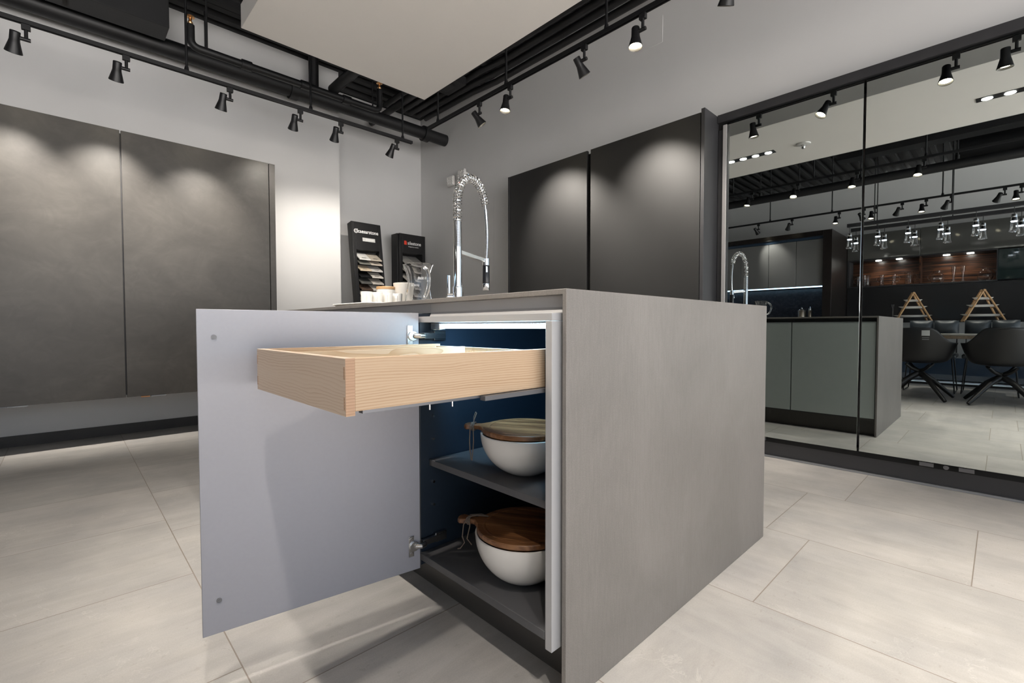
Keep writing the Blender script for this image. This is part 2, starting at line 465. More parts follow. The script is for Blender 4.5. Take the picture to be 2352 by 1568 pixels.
# along the right side
ZR = 2.555
track('t', (2.33, -3.8, ZR), (2.33, 3.49, ZR), [(2.33, 3.349), (2.33, 2.50), (2.33, 1.639), (2.33, .2)], 'black track rail running past the tall cabinets and mirror')
RL = [(2.80, (.69, -.35, -.98), 'tilted black spotlight at the far end of the right track', 125, 66),
      (2.457, (-.12, .0, -1), 'lit spotlight second from far end of the right track', 46, 56),
      (1.80, (.69, -.18, -.98), 'tilted black spotlight turned to the tall cabinets, third on the right track', 125, 66),
      (1.40, (-.10, -.06, -1), 'lit spotlight above the black cabinet, fourth on the right track', 46, 56),
      (.89, (.42, .42, -1), 'black spotlight cut by the top frame edge, right track', 46, 56),
      (.24, (.25, 0, -1), 'lit spotlight blazing in the mirror', 46, 56),
      (-.02, (-.1, 0, -1), 'lit spotlight at the right edge of the mirror', 46, 56)]
for y, a, lb, p, sz in RL:
    spotlight(2.33, y, ZR, 0, 1, a, lb, 'spotlights on the right track', power=p*(1.25 if p>100 else .72), size=sz if p > 100 else 80, blend=1.0 if p>100 else .8)
# track A: over the aisle left of the island (seen in the mirror)
track('t', (.04, -3.8, ZR), (.04, 3.5, ZR), [(.04, 2.485), (.04, 1.57), (.04, .579)], 'black track rail between panel and dining side, seen in the mirror')
for i, (y, a) in enumerate(((2.25, (.25, .1, -1)), (1.73, (.45, -.05, -1)), (1.15, (.30, 0, -1)), (.59, (.34, .05, -1)))):
    spotlight(.04, y, ZR, 0, 1, a, 'lit spotlight on the upper track in the mirror, %s from left' % ORD[i], 'lit spotlights on the aisle track', power=58, size=78, color=(1, .925, .83))
# track C: near the dining side
track('t', (-2.0, -3.8, ZR), (-2.0, 3.5, ZR), [(-2.0, 2.682), (-2.0, 1.823), (-2.0, .589)], 'lower black track rail seen deep in the mirror')
CL = [(2.86, 0), (2.36, 0), (1.73, 1), (1.43, 0), (1.30, 1), (1.0, 0), (.75, 1), (.50, 0), (.02, 0), (-.12, 1)]
for i, (y, on) in enumerate(CL):
    spotlight(-2.0, y, ZR, 0, 1, (.22, 0, -1) if on else (-.8, (.5 if i % 3 else -.4), -1),
              '%s spotlight, %s from left on the lower mirrored track' % ('lit black' if on else 'turned away black', ORD[i]), 'spotlights on the dining track', power=18 if i % 2 == 0 else 0, size=60, lens='lens_warm' if on else 'lens_dark')

# ------------------------------------------------------------------ pipes, ducts, conduits
def pipe(name, pts, r, label, cat='pipe', mat='duct_black', extra=None, group=None):
    o = build(name, MB().tube(pts, r, 18), mat)
    tag(o, label, cat, group); 
    if extra: extra(o)
    return o
def couplings(xs):
    def f(o):
        for x in xs: build('coupling', MB().cyl((x - .035, 4.64, 3.06), (x + .035, 4.64, 3.06), .085, 20), 'duct_black', o)
    return f
big = pipe('drain_pipe', [(XB, 4.64, 3.06), (XR, 4.64, 3.06)], .066, 'thick black pipe running along the left wall below the deck', extra=couplings([-.5, 1.60, 3.05]))
# sprinkler pipe
zs, ys_ = 2.86, 4.08
o = thing('sprinkler_pipe', (1.4, ys_, zs), 'thin black sprinkler pipe with upturned brass heads by the left wall', 'pipe')
build('pipe_run', MB().tube([(.70, ys_, zs + .15)] + [(.70, ys_, zs + .07)] + [(.70 + .05 * (1 - cos(a)), ys_, zs + .05 - .05 * sin(a)) for a in (0, pi / 6, pi / 3, pi / 2)] + [(2.13, ys_, zs)] + [(2.13 + .05 * sin(a), ys_, zs + .05 * (1 - cos(a))) for a in (pi / 6, pi / 3, pi / 2)] + [(2.18, ys_, zs + .20)], .027, 14), 'duct_black', o)
for x in (1.06, 1.5, 1.86): build('fitting', MB().cyl((x - .035, ys_, zs), (x + .035, ys_, zs), .036, 14), 'duct_black', o)
for x, z in ((.70, zs + .15), (2.18, zs + .20)):
    build('sprinkler_head', MB().lathe([(.012, 0), (.018, .015), (.010, .03), (.010, .05), (.028, .055), (.028, .06), (.0001, .06)], (x, ys_, z), 14), 'brass', o)
build('hanger_rod', MB().cyl((.80, ys_, zs), (.80, ys_, ZC), .007, 8), 'duct_black', o)
pipe('branch_pipe', [(1.96, 2.2, 3.17), (1.96, 4.60, 3.17)], .05, 'black branch pipe crossing toward the thick wall pipe, left one', group='branch pipes under the deck')
pipe('branch_pipe', [(2.62, 2.5, 3.2), (2.62, 5.1, 3.2)], .035, 'thinner black branch pipe crossing near the room corner', group='branch pipes under the deck')
pipe('vent_pipe', [(1.78, 4.62, 3.132), (1.78, 4.62, 3.455)], .045, 'short upright black pipe rising from the thick pipe to the deck')
# unistrut beams under the deck
for i, (y, z, lb) in enumerate(((3.5, 3.36, 'black deck beam nearest the white panel edge'), (4.35, 3.40, 'black deck beam close to the left wall'))):
    tag(build('ceiling_strut', MB().box(XB, 3.0, y - .03, y + .03, z, z + .055), 'duct_black', smooth=0), lb, 'beam', 'black beams under the deck')
# conduits along the right wall
for i in range(6):
    x = 2.70 + .105 * i
    pts = [(x, -4.0, 3.33), (x, 2.6 + .2 * i, 3.33), (x + .0, 3.0 + .2 * i, 3.36), (x, 4.9, 3.37)]
    pipe('conduit', pts, .030, extra=lambda q, x=x, i=i: [build('hanger_strap', MB().box(x - .006, x + .006, yy, yy + .03, 3.35 if yy < 2 else 3.38, ZC), 'duct_black', q) for yy in (.6, 4.2)], label= 'black conduit along the right wall ceiling, %s from the wall' % ['sixth', 'fifth', 'fourth', 'third', 'second', 'first'][i], cat='conduit', group='black conduits along the right wall ceiling')
tag(build('junction_box', MB().box(2.62, 2.95, 3.75, 4.05, 3.25, 3.33).box(2.70, 2.87, 3.83, 3.97, 3.235, 3.25), 'duct_black', bevel=.004), 'square black junction box under the conduits near the room corner', 'junction box')
# supply air box at the upper left
o = thing('air_duct', (-.3, 4.4, 3.1), 'large black duct box above the left wall pipe', 'duct')
build('body', MB().box(-1.6, .605, 4.28, 4.50, 3.037, 3.44), 'duct_black', o, bevel=.004)
build('grille', MB().box(-.62, .02, 4.262, 4.279, 3.045, 3.14), 'side_grey', o)
# things hung over the aisle, only seen in the mirror
pipe('drain_pipe', [(-1.0, -3.0, 2.70), (-1.0, 3.6, 2.70)], .055, 'thick black pipe hung below the deck, seen in the mirror')
for x in (-.6, .9, 2.4): build('hanger', MB().cyl((x, 4.64, 3.12), (x, 4.64, ZC), .008, 8), 'duct_black', big)
for y in (.4, 1.3, 2.0, 2.5):
    build('hanger', MB().cyl((-1.0, y, 2.74), (-1.0, y, ZC), .008, 8).cyl((-1.0, y, 2.75), (-1.0, y, 2.80), .02, 10), 'duct_black', bpy.data.objects['drain_pipe.001'])
o = thing('air_duct', (-1.15, -.4, 2.9), 'black duct beside the hung pipe, seen in the mirror upper right', 'duct')
build('hanger_rod', MB().cyl((-1.25, -.2, 3.0), (-1.25, -.2, ZC), .008, 8), 'duct_black', o)
build('body', MB().tube([(-1.25, -3.0, 2.88), (-1.25, .30, 2.88), (-1.25, .42, 2.90)], [.17, .17, .15], 24), 'duct_black', o)
tag(build('ceiling_strut', MB().box(-.62, -.42, -3.0, 1.45, 2.86, 2.93), 'duct_black', bevel=.004), 'black flat channel above the hung pipe, seen in the mirror', 'beam', 'black beams under the deck')

# ------------------------------------------------------------------ left wall cabinet
YF = 4.40
o = thing('wall_cabinet', (-.3, YL, .33), 'wide wall hung cabinet with dark concrete look sliding fronts', 'cabinet')
build('body', MB().box(-1.95, 1.345, YF + .024, YL - .001, .345, 2.235), 'black_frame', o)
for i, (x0, x1) in enumerate(((-1.95, -.664), (-.658, .3135), (.3205, 1.2995))):
    build('door', MB().box(x0, x1, YF, YF + .02, .330, 2.25), 'concrete_front', o, bevel=.0015)
build('side_panel', MB().box(1.3045, 1.351, YF, YL - .001, .330, 2.25), 'concrete_front', o, bevel=.0015)
for x in (-.235, .50):
    build('door_guide', MB().box(x - .04, x + .05, YF + .001, YF + .018, .321, .3295).box(x - .08, x - .042, YF + .003, YF + .014, .3225, .3295), 'guide_grey', o)
build('guide_tab', MB().box(.40, .452, YF + .001, YF + .018, .3195, .3295), 'guide_tab', o)

# ------------------------------------------------------------------ tall black cabinets on the right wall
XC = 3.02
o = thing('tall_cabinet', (XC, 2.28, 0), 'tall matte black cabinet with two wide doors on the right wall', 'cabinet')
build('body', MB().box(XC + .03, XR - .001, 1.384, 3.19, .01, 2.215), 'gap_black', o)
build('door', MB().box(XC, XC + .022, 2.302, 3.188, .05, 2.232), 'black_front', o, bevel=.0015)
build('door', MB().box(XC, XC + .022, 1.386, 2.268, .05, 2.232), 'black_front', o, bevel=.0015)
build('side_panel', MB().box(XC - .004, XR - .001, 1.357, 1.381, 0, 2.253), 'black_frame', o, bevel=.0015)
build('side_panel', MB().box(XC - .002, XR - .001, 3.192, 3.215, 0, 2.232), 'black_frame', o, bevel=.0015)

# ------------------------------------------------------------------ mirrored cabinet
XM = 3.215
o = thing('mirrored_cabinet', (XM, .1, 0), 'built-in cabinet with large mirrored sliding doors beside the tall black cabinet', 'mirrored cabinet')
Y1, Y2 = 1.354, -1.2
build('top_frame', MB().box(3.20, XR - .001, Y2, Y1, 2.203, 2.255), 'black_frame', o, bevel=.001)
build('top_channel', MB().box(3.235, XR - .001, Y2, Y1, 2.165, 2.2025), 'gap_black', o)
build('plinth', MB().box(3.286, XR - .001, Y2, Y1, .0125, .100), 'plinth_dark', o)
build('bottom_channel', MB().box(3.262, XR - .001, Y2, Y1, .1005, .15), 'gap_black', o)
build('jamb', MB().box(3.225, XR - .001, 1.326, Y1, .106, 2.16), 'black_frame', o)
build('edge_profile', MB().box(3.212, 3.224, 1.296, 1.322, .14, 2.185), 'profile', o, bevel=.002)
for y0, y1 in ((.555, 1.2925), (-.235, .547), (-1.19, -.243)):
    d = build('mirror_door', MB().box(XM, XM + .008, y0, y1, .138, 2.196), 'mirror_glass', o, bevel=.0022, seg=1)
    build('backing', MB().box(XM + .0085, XM + .026, y0 + .004, y1 - .004, .142, 2.19), 'gap_black', d)
    yc = y0 + .58 if y0 > 0 else y0 + .42
    for dy in (-.075, .075):
        build('roller', MB().box(XM + .006, XM + .02, yc + dy - .028, yc + dy + .028, .114, .134), 'runner_grey', d)
    build('roller_wheel', MB().cyl((XM + .006, yc, .123), (XM + .02, yc, .123), .011, 14), 'runner_grey', d)

# ------------------------------------------------------------------ island
IX0, IX1, IY0, IY1, IZ, TH = .777, 2.005, .645, 3.06, .92, .012
o = MB()
# waterfall slab: one mitred profile extruded across the island (top and both ends)
poly = [(IY0, 0), (IY0, IZ), (IY1, IZ), (IY1, 0), (IY1 - TH, 0), (IY1 - TH, IZ - TH), (IY0 + TH, IZ - TH), (IY0 + TH, 0)]
tag(build('island_worktop', o.prism(poly, 0, IX0, IX1), 'ceramic', bevel=.0012), 'thin grey ceramic waterfall worktop of the island with its end panel', 'worktop')
tag(build('island_plinth', MB().box(.85, 1.93, IY0 + TH + .001, IY1 - TH - .001, 0, .125), 'plinth_metal'), 'dark recessed plinth under the island cabinets', 'plinth')
# finger grip profiles below the worktop
for xx, lb in (((.786, .801), 'grey metal grip channel under the worktop edge above the open door'), ((1.955, 1.97), 'dark grip channel under the worktop on the mirror side')):
    a, b = xx
    if a < 1: mbp = MB().prism([(a, .869), (a + .004, .869), (a + .010, .882), (a + .010, .9075), (a + .03, .9075), (a + .03, .869)], 1, IY0 + TH + .003, 1.184)
    else: mbp = MB().box(a, b, IY0 + TH + .003, IY1 - TH - .003, .8785, .9075)
    tag(build('grip_channel', mbp, 'profile' if a < 1 else 'black_frame', smooth=0), lb, 'grip channel')

tag(build('grip_channel', MB().box(.7962, .806, 1.1852, IY1 - TH - .003, .8795, .9075), 'profile'), 'grey metal grip channel over the closed fronts behind the open door', 'grip channel')
# open cabinet
CX, CY0, CY1 = .752, .664, 1.205
CB = 1.33
o = thing('open_base_cabinet', (1.0, .93, .127), 'island base cabinet standing open with wooden drawer pulled out', 'cabinet')
cab = o
build('side_panel', MB().box(CX, CB, CY0, CY0 + .019, .127, .8505), 'grey_edge', o, bevel=.001)
build('side_lining', MB().box(CX + .002, CB, CY0 + .0195, CY0 + .0205, .146, .848), 'carcass_blue', o)
build('side_panel', MB().box(CX + .004, CB, CY1 - .019, CY1, .127, .877), 'carcass_blue', o, bevel=.001)
build('top_rail', MB().box(CX, CB, CY0, CY1 - .0195, .851, .868), 'grey_edge', o, bevel=.001)
build('bottom_panel', MB().box(CX, CB, CY0 + .021, CY1 - .0195, .146, .166), 'shelf_grey', o, bevel=.001)
build('back_panel', MB().box(CB, CB + .008, CY0, CY1, .127, .877), 'carcass_blue', o)
sh = build('shelf', MB().box(.785, CB - .001, CY0 + .0225, CY1 - .022, .422, .4405), 'shelf_grey', o, bevel=.001)
ls = build('light_strip', MB().box(.782, .802, CY0 + .03, 1.120, .834, .8455), 'strip_cool', o)
build('strip_cap', MB().box(.780, .804, 1.1205, 1.165, .829, .849), 'steel', ls, bevel=.002)
build('strip_rail', MB().box(.780, .804, CY0 + .03, 1.12, .8457, .8505), 'steel', ls)
for z in (.30, .37, .50, .57):
    build('shelf_pin', MB().cyl((.80, CY1 - .0195, z), (.80, CY1 - .025, z), .004, 10), 'steel', o)
# door, swung open past a right angle
ang = radians(8.0)
hx, hy = .744, 1.172
dd = Vector((-cos(ang), sin(ang), 0)); dn = Vector((-sin(ang), -cos(ang), 0))   # along the door, and its inner face normal
DW = .536
def dbox(a0, a1, n0, n1, z0, z1):
    c = Vector((hx, hy, 0)) + dd * (a0 + a1) / 2 + dn * (n0 + n1) / 2 + Vector((0, 0, (z0 + z1) / 2))
    return MB().obox(c, dd * (a1 - a0) / 2, dn * (n1 - n0) / 2, (0, 0, (z1 - z0) / 2))
def dp(a, n, z): return Vector((hx, hy, 0)) + dd * a + dn * n + Vector((0, 0, z))
door = build('door', dbox(0, DW, -.020, 0, .1275, .8785), 'grey_melamine', o, bevel=.001)
for z in (.815, .205):
    build('bumper', MB().tube([dp(.503, .0002, z), dp(.503, .0022, z)], .0055, 14).tube([dp(.503, .0022, z), dp(.503, .0032, z)], .0025, 10), 'bumper_grey', door)
for z in (.812, .200):
    mbh = MB()
    p = dbox(.020, .036, .0003, .003, z - .030, z + .030); mbh.add(p.v, p.f)
    mbh.tube([dp(.028, .003, z + .021), dp(.028, .0042, z + .021)], .0052, 12); mbh.tube([dp(.028, .003, z - .021), dp(.028, .0042, z - .021)], .0052, 12)
    mbh.tube([dp(.020, .003, z), dp(.020, .008, z)], .014, 18)
    mbh.tube([dp(.016, .006, z), dp(.002, .016, z), (hx + .010, hy - .012, z)], [.008, .0075, .008], 10)
    mbh.obox((hx + .05, CY1 - .0325, z), (.042, 0, 0), (0, .0055, 0), (0, 0, .0085))
    mbh.obox((hx + .076, CY1 - .026, z), (.02, 0, 0), (0, .006, 0), (0, 0, .014))
    build('hinge', mbh, 'steel', door, bevel=.0008)
# drawer
DX0, DX1, DYR, DYL, DZ0, DZ1 = .312, .800, .700, 1.158, .7045, .789
dr = build('drawer', MB().box(DX0 + .016, DX1, DYR + .014, DYL - .014, DZ0 + .008, DZ0 + .016), 'ash_flat', o)
fb = build('front_board', MB().box(DX0, DX0 + .0155, DYR, DYL, DZ0 - .0065, DZ1), 'ash_front', dr, bevel=.0008)
build('end_grain', MB().box(DX0 + .0002, DX0 + .0153, DYR - .0006, DYR + .0002, DZ0 - .0063, DZ1 - .0003), 'ash_end', dr)
for y0 in (DYR + .0015, DYL - .0055):
    for z0, z1 in ((DZ0 + .004, DZ0 + .024), (DZ0 + .051, DZ0 + .071)):
        build('dovetail_pin', MB().box(DX0 - .0004, DX0 + .0002, y0, y0 + .004, z0, z1), 'ash_end', dr)
for y0 in (DYR, DYL - .0135):
    build('side_board', MB().box(DX0 + .0157, DX1, y0, y0 + .0135, DZ0, DZ1 - .0003), 'ash_side', dr, bevel=.0008)
build('back_board', MB().box(DX1 - .014, DX1, DYR + .0137, DYL - .0137, DZ0, DZ1 - .006), 'ash_flat', dr)
build('divider', MB().box(.3285, .742, .952, .960, DZ0 + .017, DZ1 - .001), 'ash_flat', dr)
build('runner', MB().box(DX0 + .03, DX1, DYR + .004, DYR + .018, DZ0 - .0055, DZ0 - .0005), 'runner_grey', dr)
build('runner', MB().box(.585, 1.10, DYR - .012, DYR + .003, DZ0 - .010, DZ0 - .001), 'runner_grey', dr)
build('clip', MB().cyl((.47, DYR + .006, DZ0 - .015), (.47, DYR + .006, DZ0 - .004), .0016, 8).cyl((.52, DYR + .006, DZ0 - .015), (.52, DYR + .006, DZ0 - .004), .0016, 8), 'steel', dr)
build('runner', MB().box(DX0 + .03, DX1, DYL - .018, DYL - .004, DZ0 - .0055, DZ0 - .0005), 'runner_grey', dr)

# closed neighbours of the open cabinet, and the sage fronted ones on the mirror side
for i, (y0, y1) in enumerate(((1.209, 2.124), (2.128, 3.043))):
    c = thing('base_cabinet', (1.0, (y0 + y1) / 2, .127), 'closed grey island cabinet %s the open one' % ('directly behind' if i == 0 else 'at the far end past'), 'cabinet', 'closed grey island cabinets')
    build('body', MB().box(CX + .03, CB, y0, y1, .127, .877), 'carcass', c)
    build('door', MB().box(CX + .008, CX + .029, y0 + .001, y1 - .001, .1275, .8785), 'grey_melamine', c, bevel=.001)
for i, (y0, y1) in enumerate(((.660, 1.228), (1.232, 1.84), (1.844, 2.45), (2.454, 3.045))):
    c = thing('base_cabinet', (1.8, (y0 + y1) / 2, .127), 'sage green glossy island cabinet facing the mirror, %s from the end panel' % ORD[i], 'cabinet', 'sage green island cabinets')
    build('body', MB().box(CB + .009, 1.975, y0, y1, .127, .877), 'carcass', c)
    build('door', MB().box(1.9755, 1.996, y0 + .0015, y1 - .0015, .1375, .8785), 'sage', c, bevel=.001)

# ------------------------------------------------------------------ bowls with wooden lids
def bowl(cx, cy, z, r, h, hdir, tilt, lab, lab2, cordkind, hl):
    o = thing('salad_bowl', (cx, cy, z), lab, 'bowl', 'white bowls in the open cabinet')
    a0 = math.asin(.44)
    prof = [(.0001, .004), (r * .39, .004), (r * .41, .0), (r * .44, .002)]
    for i in range(1, 15):
        a = a0 + i / 14 * (pi / 2 - a0)
        prof.append((r * sin(a), .002 + (h - .002) * (1 - cos(a) / cos(a0))))
    prof += [(r - .003, h + .0015), (r - .006, h)]
    for i in range(13, 0, -1):
        a = a0 + i / 14 * (pi / 2 - a0)
        prof.append(((r - .006) * sin(a), .009 + (h - .009) * (1 - cos(a) / cos(a0))))
    prof.append((.0001, .010))
    build('bowl', MB().lathe(prof, (cx, cy, z + .0004), 56), 'porcelain', o)
    # lid: a round board with a handle, groove and a leather cord
    lr = r * .965; th = .014
    l = thing('serving_board', (cx, cy, z + h + .003), lab2, 'serving board', 'wooden lids on the white bowls')
    l.rotation_euler = (tilt[0], tilt[1], hdir)
    mb = MB(); ring = []
    n = 64
    hw = .020
    outline = []
    for j in range(n + 1):
        a = radians(16) + (2 * pi - radians(32)) * j / n
        outline.append((lr * cos(a), lr * sin(a)))
    # handle along +x
    neck = [(lr + .012, -.013), (lr + .028, -.011), (lr + hl * .6, -.015), (lr + hl - .008, -.019), (lr + hl, -.012), (lr + hl + .002, 0), (lr + hl, .012), (lr + hl - .008, .019), (lr + hl * .6, .015), (lr + .028, .011), (lr + .012, .013)]
    poly = outline + neck
    board = build('board', mb.prism(poly, 2, 0, th), 'acacia', l, local=True, bevel=.003)
    build('groove', MB().lathe([(lr - .016, th + .0002), (lr - .018, th + .0012), (lr - .022, th + .0012), (lr - .024, th + .0002)], (0, 0, 0), 56, closed=True), 'acacia', l, local=True)
    build('lip', MB().lathe([(.0001, -.012), (lr - .02, -.012), (lr - .012, -.001), (.0001, -.001)], (0, 0, 0), 48), 'acacia', l, local=True)
    xc = lr + .030
    mbc = MB()
    for k in range(3):
        xo = xc + (k - 1) * .0035
        loop = [(xo + .002 * sin(3 * a), .0165 * cos(a), th / 2 + .0115 * sin(a)) for a in [2 * pi * i / 20 for i in range(20)]]
        mbc.tube(loop, .0016, 6, closed=True)
    if cordkind == 0:
        mbc.tube([(xc, .004, th + .004), (xc - .004, .002, th + .018), (xc - .007, -.004, th + .030), (xc - .002, -.010, th + .032), (xc + .003, -.008, th + .018), (xc, .0, th + .004)], .0013, 6)
        for s_ in (-.004, .004):
            mbc.tube([(xc + s_, .008, th + .005), (xc + s_, .020, th - .004), (xc + s_ * 1.5, .021, -.03), (xc + s_, .022, -.06), (xc + s_ * .2, .020, -.085)], .0015, 6)
    else:
        mbc.tube([(xc, .006, th + .004), (xc - .022, .004, th + .010), (xc - .044, -.004, th + .007), (xc - .050, -.012, th + .004), (xc - .030, -.012, th + .008), (xc, -.002, th + .006)], .0015, 6)
        mbc.tube([(xc + .004, .012, th + .003), (xc + .010, .022, 0), (xc + .012, .026, -.030), (xc + .004, .030, -.045), (xc + .016, .032, -.062), (xc + .022, .034, -.062)], .0016, 6)
        mbc.tube([(xc - .003, .012, th + .003), (xc - .008, .020, -.002), (xc - .002, .026, -.035), (xc - .014, .022, -.052)], .0016, 6)
    build('cord', mbc, 'cord', l, local=True)
    return o
bowl(.913, .903, .4410, .124, .106, radians(122), (0, 0), 'white bowl under a wooden lid on the upper shelf', 'round wooden lid board with handle on the upper bowl', 0, .055)
bowl(.885, .882, .167, .131, .122, radians(119), (0, 0), 'white bowl under a wooden lid on the cabinet bottom', 'round dark wooden lid board with handle on the lower bowl', 1, .062)

# ------------------------------------------------------------------ tap
fx, fy = 1.38, 1.826
o = thing('kitchen_tap', (fx, fy, IZ), 'tall chrome spring tap on the island worktop', 'tap')
build('base', MB().lathe([(.0001, 0), (.026, 0), (.026, .108), (.0255, .111), (.0225, .112), (.0225, .1155), (.0001, .1155)], (fx, fy, IZ + .0003), 32), 'chrome', o)
build('column', MB().cyl((fx, fy, IZ + .1160), (fx, fy, 1.226), .0205, 28), 'chrome', o)
sleeve = [(.0001, 1.2265)]
z = 1.2265
while z < 1.345:
    sleeve += [(.0188, z), (.0205, z + .0012), (.0205, z + .0028), (.0188, z + .004)]; z += .004
sleeve += [(.0001, z)]
build('ribbed_sleeve', MB().lathe(sleeve, (fx, fy, 0), 24), 'chrome', o, smooth=25)
ex, ey = 1.600, 1.876
ddir = Vector((ex - fx, ey - fy, 0)); L = ddir.length
def arc_pt(s_):
    """path of the hose from the sleeve, up and over to the spray"""
    z0, zt = 1.345, 1.578; zmid = 1.44
    A = L / 2
    if s_ < .25:
        return Vector((fx, fy, z0 + (zmid - z0) * s_ / .25))
    a = (s_ - .25) / .75 * pi * .93
    c = Vector((fx, fy, 0)) + ddir * .5
    return c - ddir.normalized() * A * cos(a) + Vector((0, 0, zmid + (zt - zmid) * sin(a)))
path = [arc_pt(i / 80) for i in range(81)]
end = path[-1]
down = [end + (Vector((ex + .004, ey + .001, 1.19)) - end) * k / 14 + ddir.normalized() * .012 * sin(pi * k / 14) for k in range(1, 15)]
build('hose', MB().tube(path + down, .0062, 12), 'steel', o)
# spring
cum = [0]
for a, b in zip(path, path[1:]): cum.append(cum[-1] + (b - a).length)
def at(d):
    for i in range(len(cum) - 1):
        if cum[i + 1] >= d:
            k = (d - cum[i]) / (cum[i + 1] - cum[i]); return path[i].lerp(path[i + 1], k), (path[i + 1] - path[i]).normalized()
    return path[-1], (path[-1] - path[-2]).normalized()
turns = 30; pts = []
side = Vector((0, 0, 1)).cross(ddir.normalized())
for i in range(turns * 16 + 1):
    u = i / (turns * 16)
    d = cum[-1] * u
    p, T = at(d); N = T.cross(side)
    a = 2 * pi * turns * u
    pts.append(p + (side * cos(a) + N * sin(a)) * .0195)
build('spring', MB().tube(pts, .0031, 8), 'chrome', o)
hz = [(.0105, 0)]
build('hose_sleeve', MB().tube(down, .0092, 12), 'steel', o)
sx, sy = ex + .004, ey + .001
spray = build('spray_head', MB().lathe([(.0001, 1.066), (.0175, 1.066), (.0185, 1.07), (.0185, 1.158), (.0175, 1.160), (.0001, 1.160)], (sx, sy, 0), 24), 'rubber_black', o)
build('spray_tip', MB().lathe([(.0001, 1.030), (.0165, 1.030), (.018, 1.033), (.018, 1.0655), (.0001, 1.0655)], (sx, sy, 0), 24), 'chrome', spray)
build('collar', MB().lathe([(.0001, 1.1605), (.0185, 1.1605), (.0185, 1.196), (.012, 1.200), (.0001, 1.2)], (sx, sy, 0), 24), 'chrome', spray)
sw = Vector((-.5, -.85, 0)).normalized()
build('spray_switch', MB().obox(Vector((sx, sy, 1.138)) + sw * .0185, sw * .003, Vector((-sw.y, sw.x, 0)) * .0055, (0, 0, .016)), 'chrome', spray, bevel=.0015)
dn_ = ddir.normalized(); pn = Vector((-dn_.y, dn_.x, 0))
p0 = Vector((fx, fy, 1.203)) + dn_ * .0208; p1 = Vector((sx, sy, 1.186)) - dn_ * .012
build('bracket_arm', MB().obox((p0 + p1) / 2, (p1 - p0) / 2, pn * .006, (0, 0, .011)), 'chrome', o, bevel=.003)
hv = Vector((-.72, -.69, 0))
hv = Vector((-.75, .4, 0)).normalized()
hp = Vector((fx, fy, IZ + .064))
lever = build('lever', MB().cyl(hp + hv * .026, hp + hv * .052, .0185, 24).tube([hp + hv * .043, hp + hv * .043 + Vector((0, 0, .05)), hp + hv * .043 + Vector((0, 0, .102))], .0085, 14), 'chrome', o)

# ------------------------------------------------------------------ glass jug, cups, pots and tray
def jug(cx, cy, z, prof, hdir, label, h0, h1, group=None, cat='jug', out=.05, th=.003, rr=.0065, mat='glass', loc_local=False):
    o = thing('glass_jug', (cx, cy, z), label, cat, group)
    p = list(prof) + [(max(.0002, r - th), zz) for r, zz in reversed(prof[1:])]
    p[len(prof)] = (prof[-1][0] - th, prof[-1][1])
    inner = [(max(.0002, r - th), max(zz, .006)) for r, zz in reversed(prof[1:])]
    build('body', MB().lathe([(.0002, 0)] + list(prof[1:]) + inner + [(.0002, .006)], (0, 0, .0005), 40), mat, o, local=True)
    if hdir is not None:
        d = Vector((cos(hdir), sin(hdir), 0))
        def rad(zz):
            for (r0, z0), (r1, z1) in zip(prof, prof[1:]):
                if z0 <= zz <= z1 and z1 > z0: return r0 + (r1 - r0) * (zz - z0) / (z1 - z0)
            return prof[-1][0]
        a = d * (rad(h1) + .001) + Vector((0, 0, h1)); b = d * (rad(h0) + .001) + Vector((0, 0, h0))
        hp_ = []
        for i in range(15):
            u = i / 14
            q = a.lerp(b, u) + d * out * sin(pi * u) ** .7 + Vector((0, 0, .018 * sin(pi * u) * (1 - u)))
            hp_.append(q)
        build('handle', MB().tube(hp_, rr, 10), mat, o, local=True)
    return o
jp = [(.0002, 0), (.055, 0), (.059, .006), (.059, .025), (.054, .06), (.049, .09), (.0475, .11), (.050, .135), (.057, .16), (.0655, .18), (.0665, .183)]
jug(1.121, 1.765, IZ + .0058, jp, radians(-96), 'clear glass jug with looped handle on the island worktop by the cups', .04, .165, th=.005, out=.038, rr=.0082)
tr = MB()
# platter: rounded rectangle with a raised rim, turned a little
def rrect(hx_, hy_, r, n=6):
    out = []
    for cx_, cy_, a0 in ((hx_ - r, hy_ - r, 0), (-hx_ + r, hy_ - r, 90), (-hx_ + r, -hy_ + r, 180), (hx_ - r, -hy_ + r, 270)):
        for i in range(n + 1):
            a = radians(a0 + 90 * i / n); out.append((cx_ + r * cos(a), cy_ + r * sin(a)))
    return out
rings = [(rrect(.185, .135, .03), .001), (rrect(.205, .160, .04), .012), (rrect(.202, .157, .04), .0145), (rrect(.180, .130, .03), .005)]
k = len(rings[0][0]); vs = []; fs = []
for rg, zz in rings: vs += [(a, b, zz) for a, b in rg]
for i in range(3):
    for j in range(k): fs.append((i * k + j, i * k + (j + 1) % k, (i + 1) * k + (j + 1) % k, (i + 1) * k + j))
fs += [tuple(range(k))[::-1], tuple(range(3 * k, 4 * k))]
tr.add(vs, fs)
PLX, PLY, PLA = 1.03, 1.835, radians(4)
pl = build('serving_platter', tr, 'cup_white', None, local=True)
pl.location = (PLX, PLY, IZ); pl.rotation_euler = (0, 0, PLA)
tag(pl, 'white serving platter under the small cups on the island', 'platter')
PZt = IZ + .0055
